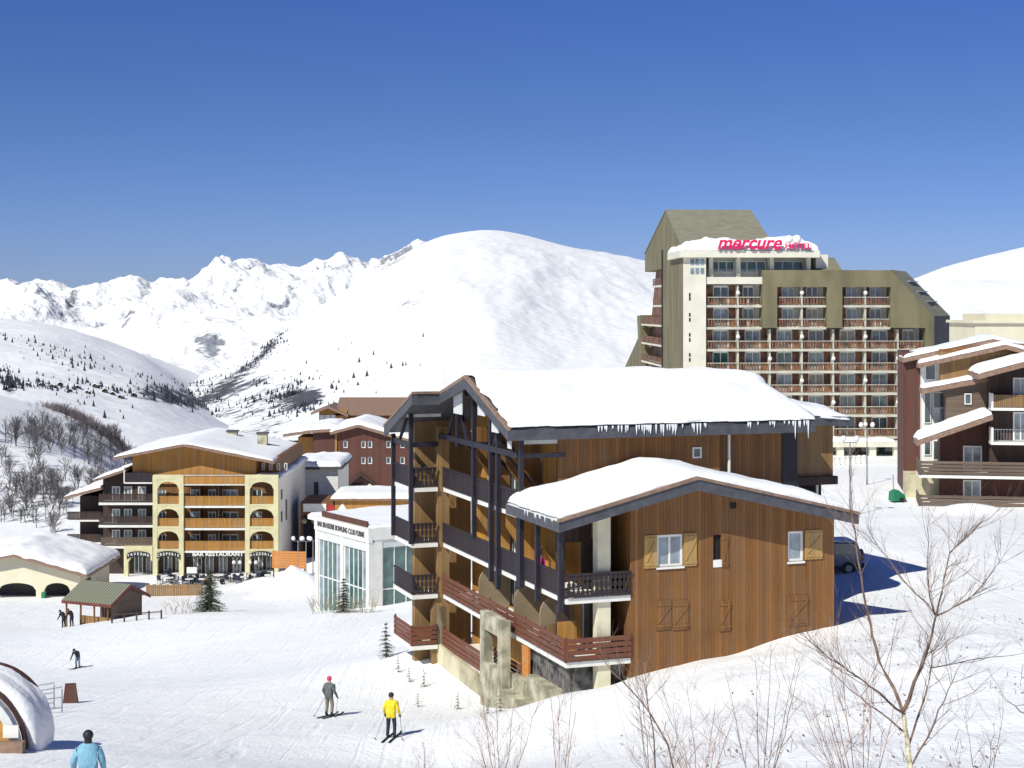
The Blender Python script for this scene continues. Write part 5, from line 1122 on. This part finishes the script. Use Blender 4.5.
# ================================================================== PEOPLE
def person(name, px, d, label, mats, pose='stand', face=0, scale=1.0, hat=None, poles=True, bulk=1.0, zoff=0, skis=True, who='skier', pos=None):
    """mats: (head, jacket, trousers, boots/gloves)"""
    P0 = pos if pos is not None else gp(px, d)
    J = {'pelvis':(0,0,.95),'belly':(0,.0,1.12),'chest':(0,.02,1.36),'neck':(0,.02,1.50),'head':(0,.03,1.60),'top':(0,.03,1.70)}
    if pose == 'bend': J.update({'belly':(0,.08,1.08),'chest':(0,.28,1.25),'neck':(0,.40,1.33),'head':(0,.50,1.36),'top':(0,.58,1.42)})
    if pose == 'sit': J = {k:(x,y,z-.45) for k,(x,y,z) in J.items()}
    bz_ = J['chest'][2]; by = J['chest'][1]
    for s, n_ in ((-1,'l'),(1,'r')):
        J['sh'+n_] = (s*.185, by, bz_+.02); J['el'+n_] = (s*.29, by-.04, bz_-.22)
        J['wr'+n_] = (s*.30, by+.14, bz_-.44) if pose != 'sit' else (s*.15, by+.3, bz_-.3)
        J['ha'+n_] = (s*.30, by+.18, bz_-.52) if pose != 'sit' else (s*.12, by+.38, bz_-.28)
        pz = J['pelvis'][2]
        if pose == 'sit': J['hip'+n_] = (s*.1,0,pz-.03); J['kn'+n_] = (s*.13,.42,pz-.0); J['an'+n_] = (s*.13,.45,.08); J['to'+n_] = (s*.13,.6,.04)
        else: J['hip'+n_] = (s*.10,.0,.88); J['kn'+n_] = (s*.13,.07,.50); J['an'+n_] = (s*.14,-.01,.10); J['to'+n_] = (s*.15,.15,.05)
    E = [('pelvis','belly'),('belly','chest'),('chest','neck'),('neck','head'),('head','top')]
    for n_ in 'lr': E += [('chest','sh'+n_),('sh'+n_,'el'+n_),('el'+n_,'wr'+n_),('wr'+n_,'ha'+n_),('pelvis','hip'+n_),('hip'+n_,'kn'+n_),('kn'+n_,'an'+n_),('an'+n_,'to'+n_)]
    rad = {'pelvis':.165,'belly':.165,'chest':.175,'neck':.06,'head':.10,'top':.085,'sh':.09,'el':.065,'wr':.05,'ha':.045,'hip':.105,'kn':.08,'an':.065,'to':.05}
    rad = {k: v_*(bulk if k in ('pelvis','belly','chest','sh','el','wr') else 1) for k, v_ in rad.items()}
    ks = list(J); me = bpy.data.meshes.new('tmp'); me.from_pydata([J[k] for k in ks], [(ks.index(a), ks.index(b)) for a, b in E], [])
    ob = bpy.data.objects.new('tmp', me); COL.objects.link(ob); ob.modifiers.new('s', 'SKIN'); sb = ob.modifiers.new('d', 'SUBSURF'); sb.levels = 2; sb.render_levels = 2
    for i, k in enumerate(ks):
        r = rad.get(k) or rad[k[:-1]]; me.skin_vertices[0].data[i].radius = (r*1.15, r*.95) if k in ('chest','belly','pelvis') else (r, r)
    me.skin_vertices[0].data[0].use_root = True
    dg = bpy.context.evaluated_depsgraph_get(); dg.update(); nm = bpy.data.meshes.new_from_object(ob.evaluated_get(dg)); bpy.data.objects.remove(ob)
    nm.name = name; nm.materials.clear()
    for k in mats: nm.materials.append(M[k])
    segs = [(Vector(J[a]), Vector(J[b]), a, b) for a, b in E]
    idx = []
    for p in nm.polygons:
        c = p.center; best = None; bd = 9
        for a, b, an, bn in segs:
            ab = b-a; t_ = max(0, min(1, (c-a).dot(ab)/ab.length_squared)); dd = (c-(a+ab*t_)).length/( .2 if an in ('pelvis','belly','chest') and bn in('belly','chest') else .1)
            if dd < bd: bd = dd; best = (an, bn)
        an, bn = best
        if bn in ('head','top') or (an == 'chest' and bn == 'neck' and c.z > J['chest'][2]+.14): i = 0
        elif bn[:2] == 'ha': i = 3
        elif bn[:2] in ('hi','kn') or (bn[:2]=='an'): i = 2 if c.z > .22 else 3
        elif bn[:2] == 'to': i = 3
        else: i = 1
        if i == 2 and pose == 'stand' and c.z > .82: i = 1
        idx.append(i)
    nm.polygons.foreach_set('material_index', idx); nm.polygons.foreach_set('use_smooth', [True]*len(nm.polygons))
    o = bpy.data.objects.new(name, nm); COL.objects.link(o); o.location = (P0.x, P0.y, P0.z+zoff); o.rotation_euler = (0,0,R(face)); o.scale = (scale,)*3 if not hasattr(scale, '__len__') else scale
    tag(o, label, 'person')
    # head details as children: hat, hair/face
    hd = Vector(J['head'])+Vector((0,.0,.04))
    def child(nm_, mb, mt):
        c = mb.build(nm_, M[mt], None, True); c.parent = o; return c
    child('hat', MB().ball(hd+Vector((0,-.01,.03)), .11, 14, 8, .98), hat or mats[3])
    m = MB().ball(hd+Vector((-.038,.10,.0)), .014, 6, 4).ball(hd+Vector((.038,.10,.0)), .014, 6, 4); child('eyes', m, 'black')
    child('nose', MB().ball(hd+Vector((0,.112,-.03)), .02, 6, 4), 'skin')
    for s, n_ in ((-1,'l'),(1,'r')):
        h_ = Vector(J['ha'+n_]); m = MB()
        for k in range(4): a = h_+Vector(((k-1.5)*.02, .0, 0)); m.tube([a, a+Vector((0,.05,-.035+.004*k)), a+Vector((0,.03,-.085+.01*abs(k-1.5)))], [.014,.013,.010], 6)
        m.tube([h_+Vector((-s*.03,0,.01)), h_+Vector((-s*.055,.04,-.02)), h_+Vector((-s*.035,.065,-.04))], [.015,.014,.011], 6)
        child('glove_fingers', m, mats[3])
    m = MB()
    mat4 = Matrix.Translation(o.location) @ Matrix.Rotation(R(face), 4, 'Z') @ Matrix.Scale(scale if not hasattr(scale, '__len__') else scale[0], 4)
    def world(p): return mat4 @ Vector(p)
    if skis:
        for s in (-1, 1):
            x = s*.14; pts = []
            for y in (-.75,-.4,0,.4,.75,.9,.98): 
                q = world((x, y, .0)); q.z = ground(q.x, q.y)+.03+(.07 if y > .92 else .03 if y > .85 else 0); pts.append(q)
            mm = MB()
            for a, b in zip(pts, pts[1:]): mm.bar(a, b, .085, .025)
            k = mm.build('ski', M['black'], None, origin=tuple(pts[2])); tag(k, ('left' if s < 0 else 'right')+' ski under the '+who, 'ski')
    if poles:
        for s, n_ in ((-1,'l'),(1,'r')):
            a = world(Vector(J['ha'+n_])+Vector((0,.03,.03))); b = world((s*.55, -.35, .0)); b.z = ground(b.x, b.y)
            k = MB().tube([a, b], [.012,.009], 6).tube([b+Vector((0,0,.07)), b+Vector((0,0,.08))], .05, 10).build('ski_pole', M['iron'], None, origin=tuple(b)); tag(k, ('left' if s < 0 else 'right')+' pole held by the '+who, 'ski pole')
    return o
person('person', 391, 62, 'person in bright yellow jacket and dark trousers skiing away below the chalet', ('skin','yjacket','navy','black'), face=-12, hat='black', who='skier in the yellow jacket')
person('person', 329, 70, 'person in grey jacket, taupe trousers and pink hat skiing away', ('skin','greyj','taupe','navy'), face=-25, hat='pink', who='skier in the pink hat')
person('person', 78, 117, 'person in dark jacket bending forward on the snow far down the slope', ('skin','navy','paleblue','black'), pose='bend', face=160, hat='navy', who='distant bending skier', poles=False)
pb = at(88, 770, 33); pb.z = ground(pb.x, 33)
person('person', 88, 33, 'person in pale blue jacket and black hat walking away at the bottom edge', ('black','bjacket','navy','navy'), face=10, hat='black', poles=False, skis=False, scale=(1.0,1.0,.98), bulk=1.2, zoff=-.1)
for i, (px, mt, lb) in enumerate(((193,'navy','seated person in navy left of the menu board on the terrace'),(206,'red','seated person in red in front of the restaurant doors'),(222,'navy','seated person in dark clothes at the middle of the terrace'),(252,'red','seated person in red by the right arch tower'),(262,'greyj','seated person in grey at the right end of the terrace'))):
    d = 181.5; q = Vector(((px-HX)/F_PX*d, d, -31.52)); person('person', px, d, lb, ('skin',mt,'navy','black'), pose='sit', face=180+i*20, hat='navy', poles=False, skis=False, pos=q)
for px, d, lb, mt in ((64,140,'person in dark clothes at the left of the pair before the kiosk','navy'),(72,140.5,'person in dark clothes at the right of the pair before the kiosk','black')):
    person('person', px, d, lb, ('skin',mt,'navy','black'), pose='bend', face=60, hat='black', poles=False, skis=False)

# ================================================================== CAR + small plateau things
def car():
    d = 86.5; px = 819; x = (px-HX)/F_PX*d; z = ground(x, d); f = Frame(x, d, 8); t = thing('parked_car', f, z, 'slate blue off-road car parked behind the right wall of the wooden wing', 'car')
    side = [(-2.1,.45),(-2.15,1.0),(-1.0,1.12),(-.55,1.78),(1.85,1.78),(2.1,1.1),(2.15,.45)]
    m = MB().prism([(a,-.85,z+b) for a, b in side], (0,1.7,0)); o = m.build('body', M['carpaint'], t)
    bv = o.modifiers.new('b', 'BEVEL'); bv.width = .08; bv.segments = 3; bv.limit_method = 'ANGLE'
    for s in (-.86, .86):
        q = [(-.85,1.15),(-.5,1.68),(.5,1.68),(.5,1.15)]; MB().prism([(a,s-.005,z+b) for a, b in q], (0,.012,0)).build('side_window', M['glass'], t)
        q = [(.6,1.15),(.6,1.68),(1.72,1.68),(1.85,1.15)]; MB().prism([(a,s-.005,z+b) for a, b in q], (0,.012,0)).build('side_window', M['glass'], t)
    MB().prism([(2.08,-.7,z+1.15),(2.08,.7,z+1.15),(1.9,.66,z+1.7),(1.9,-.66,z+1.7)], (.03,0,0)).build('rear_window', M['glass_lt'], t)
    MB().box(2.1,2.25,-.85,.85,z+.4,z+.62).build('bumper', M['black'], t); MB().box(-2.25,-2.1,-.85,.85,z+.4,z+.62).build('bumper', M['black'], t)
    for s in (-.75,.75): MB().box(2.14,2.18,s-.08,s+.08,z+.75,z+1.05).build('tail_light', M['red'], t)
    for a in (-1.35,1.35):
        for s in (-.82,.82):
            w_ = MB().tube([(a,s-.1,z+.36),(a,s+.1,z+.36)], .36, 18).build('wheel', M['black'], t); sub('rim', MB().tube([(a,s-.105,z+.36),(a,s+.105,z+.36)], .19, 12), M['iron'], w_)
    MB().tube([(2.25,0,z+.95),(2.42,0,z+.95)], .33, 16).build('spare_wheel', M['black'], t)
    MB().sheet(lambda u, v: z+1.78, -.5, 1.8, -.75, .75, .12, 14, 10, .3, 2).build('snow_cover', M['roofsnow'], t, True)
car()
lamp_post(850, 120, 5.6, 'tall lamp post standing left on the snowfield before the hotel', 2)
lamp_post(867, 140, 5.0, 'tall lamp post standing right on the snowfield before the hotel', 2)
p = gp(897, 128); f = Frame(p.x, p.y, 15); t = thing('snow_blower', f, p.z, 'small green snow blower with an upright handle on the snowfield', 'snow blower')
MB().prism([(-.55,-.4,p.z+.1),(.65,-.4,p.z+.1),(.45,-.4,p.z+.6),(-.1,-.4,p.z+1.0),(-.5,-.4,p.z+.8)], (0,.8,0)).build('housing', M['green'], t); MB().tube([(-.3,0,p.z+.8),(-.35,0,p.z+2.2)], .04, 6).build('handle', M['iron'], t); MB().tube([(.2,-.5,p.z+.2),(.2,.5,p.z+.2)], .2, 12).build('wheel', M['black'], t)
t0 = None
for k in range(7):
    px = 833+k*5.2; p = gp(px, 178)
    if t0 is None:
        t0 = MB().tube([(0,0,0),(0,0,.75)], .22, 8).ball((0,0,.85), .3, 8, 5, .5).build('bollard', M['white'], None); o = t0
    else: o = t0.copy(); COL.objects.link(o)
    o.location = p; tag(o, 'short snow-capped white bollard in the row before the hotel', 'bollard', 'bollards before the hotel')

# ================================================================== TREES
def conifer(px, d, h, label, w=.3, seed=1, tiers=13, group=None, sparse=1.0, snow=0):
    p = gp(px, d); rg = random.Random(seed); f = Frame(p.x, p.y, 0); t = thing('spruce_tree', f, p.z, label, 'tree', group); z0 = p.z
    MB().tube([(0,0,z0-.3),(0,0,z0+h*.95)], [h*.022,.008], 6).build('trunk', M['bark'], t); m = MB()
    for i in range(tiers):
        fr = i/tiers; zz = z0+h*(.08+.9*fr); rl = h*w*(1-fr)**.8*1.0
        for k in range(int(9*sparse*(1-fr*.4))):
            a = rg.uniform(0, 6.28); r = rl*rg.uniform(.65, 1.1); dx, dy = math.cos(a), math.sin(a); tip = Vector((dx*r, dy*r, zz-r*rg.uniform(.1,.45)))
            st = Vector((0,0,zz)); nseg = max(3, int(r/(h*.028)))
            for q in range(nseg):
                c = st.lerp(tip, (q+.6)/nseg); s = h*.04*(1.1-q/nseg*.5)
                for e in range(3):
                    vv_ = Vector((rg.gauss(0,1), rg.gauss(0,1), rg.gauss(-.3,.6))).normalized()*s*1.4; ww = Vector((rg.gauss(0,1), rg.gauss(0,1), rg.gauss(0,.6))).normalized()*s*.45
                    m.add([c-ww*.5, c+ww*.5, c+vv_], [(0,1,2)])
    m.build('foliage', M['needle'], t); return t
conifer(210, 141, 3.9, 'dark bushy spruce standing on the brow before the restaurant', .46, 3, 17, sparse=2.6)
conifer(344, 126, 2.9, 'dark spruce growing against the glass club bays', .42, 5, 12, sparse=1.8)
conifer(386, 84, 2.0, 'small sparse sapling spruce left of the central chalet', .3, 7, 9, sparse=1.6)
for i, (px, d, h, lb) in enumerate(((398,80,.9,'half-buried spruce tip at the far left of the row by the chalet'),(409,78,.8,'half-buried spruce tip second from the left in the row by the chalet'),(424,77,1.0,'half-buried spruce tip beside the chalet retaining wall'),(418,73,.7,'half-buried spruce tip lowest left of the retaining wall'),(458,72,.9,'half-buried spruce tip below the retaining wall end'),(500,65,1.0,'half-buried spruce tip before the concrete steps'),(488,66,.7,'half-buried small spruce tip left of the concrete steps'))):
    conifer(px, d, h, lb, .42, 20+i, 6, 'half-buried spruce tips by the chalet', .6)

def grow(m, p, d, ln, r, depth, rg, n=3, up=.12, spread=.5, kids=3):
    pts = [Vector(p)]; d = Vector(d).normalized(); seg = 3 if depth > 0 else 2
    for k in range(seg):
        d = (d+Vector((rg.gauss(0,.12), rg.gauss(0,.12), up*.6+rg.gauss(0,.06)))).normalized(); pts.append(pts[-1]+d*ln/seg)
    m.tube(pts, [r*(1-.55*k/seg) for k in range(seg+1)], n, False)
    if depth > 0:
        for k in range(kids):
            t_ = rg.uniform(.3, 1); i = min(seg-1, int(t_*seg)); q = pts[i].lerp(pts[i+1], t_*seg-i)
            nd = (d+Vector((rg.gauss(0,spread), rg.gauss(0,spread), rg.gauss(up,spread*.5)))).normalized(); grow(m, q, nd, ln*rg.uniform(.5,.75), r*.5, depth-1, rg, n, up, spread, kids)
# hillside trees
protos = []
for k in range(6):
    rg = random.Random(50+k); m = MB(); h = 6.5
    st = 1 if k < 4 else 2
    for s in range(st):
        lean = Vector((rg.gauss(0,.22)*(st>1), rg.gauss(0,.22)*(st>1), 1)); grow(m, (rg.gauss(0,.3)*(st>1),rg.gauss(0,.3)*(st>1),-.3), lean, h*.8, .13, 0, rg)
        base = Vector((0,0,0))
        for q in range(16): zq = rg.uniform(.2,.78)*h; grow(m, (lean.x*zq,lean.y*zq,zq), (rg.gauss(0,1),rg.gauss(0,1),rg.uniform(.6,1.6)), h*rg.uniform(.2,.42)*(1.1-zq/h*.4), .06, 2, rg, 3, .15, .45, 3)
    me = m.build('bare_tree', M['greytwig'], None, fix=False); protos.append(me)
rg = random.Random(99); cnt = 0; used = set()
clusters = [(20,465,30,22,30),(50,437,46,12,50),(95,455,34,8,24),(30,492,40,10,44),(10,510,26,14,20),(75,480,30,8,12),(110,485,20,14,14),(45,520,14,10,8),(60,508,24,8,10),(-60,470,40,30,16),(115,440,18,8,12),(20,430,30,8,10),(130,470,10,10,6)]
def hill_pt(px, py):
    lo = None
    for d in np.arange(222, 372, 3.0):
        x = (px-HX)/F_PX*d; z = ground(x, d); yy = HY-z/d*F_PX
        if yy <= py: return Vector((x, d, z))
    return None
for (cx, cy, sx, sy, n_) in clusters:
    for i in range(int(n_*.85)):
        px, py = rg.gauss(cx, sx*.6), rg.gauss(cy, sy*.6); q = hill_pt(px, py+8)
        if q is None or q.y > 368: continue
        k = rg.randrange(6); o = protos[k] if k not in used else protos[k].copy()
        if k in used: COL.objects.link(o)
        used.add(k); s = rg.uniform(.4, .82)*(1.0 if q.y > 280 else .8); o.location = q; o.scale = (s*1.15, s*1.15, s); o.rotation_euler = (0,0,rg.uniform(0,6.28))
        tag(o, 'leafless grey tree on the snowy hillside behind the restaurant chalet', 'tree', 'bare trees on the left hillside'); cnt += 1
for k in range(6):
    if k not in used: bpy.data.objects.remove(protos[k])
# brushwood along the crest: a mass of shrubs
m = MB(); rg = random.Random(31)
for i in range(260):
    t_ = rg.random(); px = 52+85*t_+rg.gauss(0,6); q = hill_pt(px, 404+42*t_**1.2+rg.uniform(0,6))
    if q is None: x = (px-HX)/F_PX*368; q = Vector((x, 368, ground(x,368)))
    for j in range(7):
        a = q+Vector((rg.gauss(0,1),rg.gauss(0,1),-.2)); grow(m, a, (rg.gauss(0,.3),rg.gauss(0,.3),1), rg.uniform(.7,1.7), .05, 1, rg, 3, .1, .4, 3)
o = m.build('brushwood', mat('reddish_brush', (.17,.13,.13), .9, .3, .3), None, fix=False); tag(o, 'dense reddish-grey brushwood along the hillside crest', 'brushwood', kind='stuff')

# foreground birch and shrubs
def stems(name, label, d, lines, r0, mat_twig, mat_trunk=None, twigs=60, seed=1, tl=1.0, cat='tree', group=None, depth=2, tr=.007):
    rg = random.Random(seed); m = MB(); pts3 = []
    for li, ln in enumerate(lines):
        rA, rB = ln[0]; ps = [at(px, py, d+dd) for px, py, dd in ln[1]]
        q = []
        for a, b in zip(ps, ps[1:]):
            for k in range(3): q.append(a.lerp(b, k/3)+Vector((rg.gauss(0,.012),rg.gauss(0,.02),rg.gauss(0,.012)))*(1 if k else 0))
        q.append(ps[-1]); rs = [(rA+(rB-rA)*k/(len(q)-1)) for k in range(len(q))]
        if li == 0 and mat_trunk: tm = MB().tube(q, rs, 8); continue
        m.tube(q, rs, 5)
        for i in range(len(q)-1): pts3.append((q[i], q[i+1], rs[i]))
    for k in range(twigs):
        a, b, r = pts3[rg.randrange(len(pts3))]; p = a.lerp(b, rg.random()); dr_ = (b-a).normalized()
        nd = dr_+Vector((rg.gauss(0,.75), rg.gauss(0,.6), rg.gauss(.15,.3))); grow(m, p, nd, tl*rg.uniform(.35,1), min(tr, r*.7), depth, rg, 3, .12, .38, 3)
    base = at(lines[0][1][0][0], lines[0][1][0][1], d); base.z = ground(base.x, base.y)
    t = thing(name, Frame(base.x, base.y, 0), base.z, label, cat, group)
    for mb in ([m, tm] if mat_trunk else [m]): mb.v = [(x-base.x, y-base.y, z) for x, y, z in mb.v]
    m.build('branches', M[mat_twig], t)
    if mat_trunk: tm.build('trunk', M[mat_trunk], t)
    else:
        q = MB().tube([(0,0,base.z-.1),(lines[0][1][0][0]*0+.0,0,base.z+.05)], [lines[0][0][0]*1.2, lines[0][0][0]], 6); q.build('root_collar', M[mat_twig], t)
    return t
def base_y(px, d): g = gp(px, d); return HY-g.z/d*F_PX
D1 = 26; by = base_y(914, D1)
stems('birch_tree', 'leafless birch with a pale yellowish trunk rising in the right foreground', D1, [
 ((.048,.036), [(914,by,0),(911,770,0),(907,738,0),(903,712,0)]),
 ((.032,.006), [(903,712,0),(886,675,.3),(872,635,.4),(866,606,.5),(858,560,.6),(852,520,.7),(849,470,.8)]),
 ((.034,.014), [(903,712,0),(921,668,-.2),(932,635,-.3),(936,616,-.3)]),
 ((.016,.004), [(936,616,-.3),(944,578,-.2),(950,552,0),(972,532,0),(1000,508,.2)]),
 ((.014,.003), [(936,616,-.3),(929,590,-.5),(928,550,-.6),(929,518,-.6)]),
 ((.014,.003), [(936,616,-.3),(905,582,.2),(885,555,.4),(868,528,.5)]),
 ((.014,.003), [(936,616,-.3),(968,600,-.6),(985,582,-.8),(1006,552,-.9)]),
 ((.022,.004), [(905,714,0),(880,693,-.5),(850,672,-.8),(820,650,-1),(798,632,-1.2)]),
 ((.018,.004), [(907,735,0),(880,712,.5),(850,690,.8),(828,668,1)]),
 ((.02,.005), [(909,745,0),(924,700,.4),(931,668,.6),(932,655,.6),(950,622,.6)]),
 ((.012,.003), [(931,668,.6),(970,660,.4),(1030,652,.2)]),
 ((.018,.004), [(912,765,0),(935,722,-.4),(948,690,-.5),(962,662,-.5)])], .05, 'bark', 'birch', 150, 5, .75, tr=.0062)
def shrub(px, d, spread, top, n, label, seed, mat_='redtwig', tw=60, tl=.6, group=None, thick=.0095):
    rg = random.Random(seed); b = base_y(px, d); L_ = []
    for k in range(max(3, int(n*.7))):
        a = rg.uniform(-1, 1); tx = px+a*spread; ty = top+rg.uniform(0, 70)+abs(a)*25; dd = rg.uniform(-1,1)
        L_.append(((thick,.003), [(px+a*4, b, 0), (px+a*spread*.35, b+(ty-b)*.35, dd*.3), (px+a*spread*.7, b+(ty-b)*.7, dd*.7), (tx, ty, dd)]))
    stems('bare_shrub', label, d, L_, .02, mat_, None, int(tw*.75), seed, tl, 'shrub', group, 2, .0045)
shrub(862, 25, 62, 625, 14, 'reddish bare shrub fanning out just left of the birch', 3, tw=130, tl=.75)
shrub(655, 27, 30, 650, 6, 'bare shrub with thin stems under the right wall of the wing', 4, 'bark', 50)
shrub(700, 30, 45, 660, 9, 'bare shrub between the wing wall and the birch', 14, 'redtwig', 90, .8)
shrub(560, 29, 26, 640, 6, 'slender bare shrub below the stone basement of the chalet', 6, 'redtwig', 60)
shrub(500, 30, 42, 655, 10, 'wide bare shrub below the concrete steps', 8, 'redtwig', 110, .8)
shrub(760, 27, 50, 640, 9, 'low bare shrub below the centre of the wing wall', 9, 'bark', 80)
shrub(985, 26, 60, 690, 6, 'low bare shrub right of the birch at the frame edge', 10, 'bark', 40)
shrub(425, 40, 14, 705, 3, 'thin leafless sapling right of the skier in yellow', 11, 'bark', 14, .5)
stems('bare_sapling', 'long dark leaning sapling crossing the bare shrubs under the wing', 27, [((.022,.004), [(690,base_y(690,27),0),(668,745,0),(640,700,.2),(612,672,.3),(598,655,.4)]),((.018,.004), [(660,base_y(660,27),.2),(654,740,.2),(647,700,.2),(640,668,.3)])], .02, 'bark', None, 24, 12, .7, 'tree')
stems('bare_sapling', 'dark sapling leaning in from the right frame edge', 24, [((.02,.005), [(1075,base_y(1075,24),0),(1060,740,0),(1030,716,.2),(1005,700,.3)])], .02, 'bark', None, 10, 13, .5, 'tree')
def dry(px, d, label, seed, n=26, h=1.4, w_=1.2):
    p = gp(px, d); rg = random.Random(seed); m = MB()
    for k in range(n): grow(m, (p.x+rg.uniform(-w_,w_), p.y+rg.uniform(-.3,.3), p.z-.1), (rg.gauss(0,.35),rg.gauss(0,.3),1), h*rg.uniform(.5,1.1), .02, 1, rg, 3, .05, .5, 4)
    o = m.build('dry_bush', M['flower'], None, origin=tuple(p), fix=False); tag(o, label, 'bush')
dry(328, 127, 'dry tan bush left of the spruce at the glass club', 1); dry(358, 125.5, 'dry tan bush right of the spruce at the glass club', 2); dry(180, 139, 'dry leafless bush left of the spruce on the brow', 3, 16)

# leaf litter and dead stalks poking out of the near slope
m = MB(); rg = random.Random(77)
for i in range(900):
    d = rg.uniform(38, 80); px = rg.uniform(620, 1060); x = (px-HX)/F_PX*d
    if 2 < x and px < 850 and d > 58: continue
    if mnoise.noise(Vector((x*.25, d*.25, 1))) < -.02: continue
    z = ground(x, d); a = rg.uniform(0, 6.28); L_ = rg.uniform(.03, .12)
    if rg.random() < .35: m.bar((x,d,z-.02), (x+rg.gauss(0,.08),d+rg.gauss(0,.08),z+rg.uniform(.1,.35)), .012)
    else: m.bar((x,d,z+.02), (x+L_*math.cos(a),d+L_*math.sin(a),z+.05), .05, .01)
o = m.build('leaf_litter', M['bark'], None, fix=False); tag(o, 'dead stalks and leaf litter strewn over the near right slope', 'litter', kind='stuff')
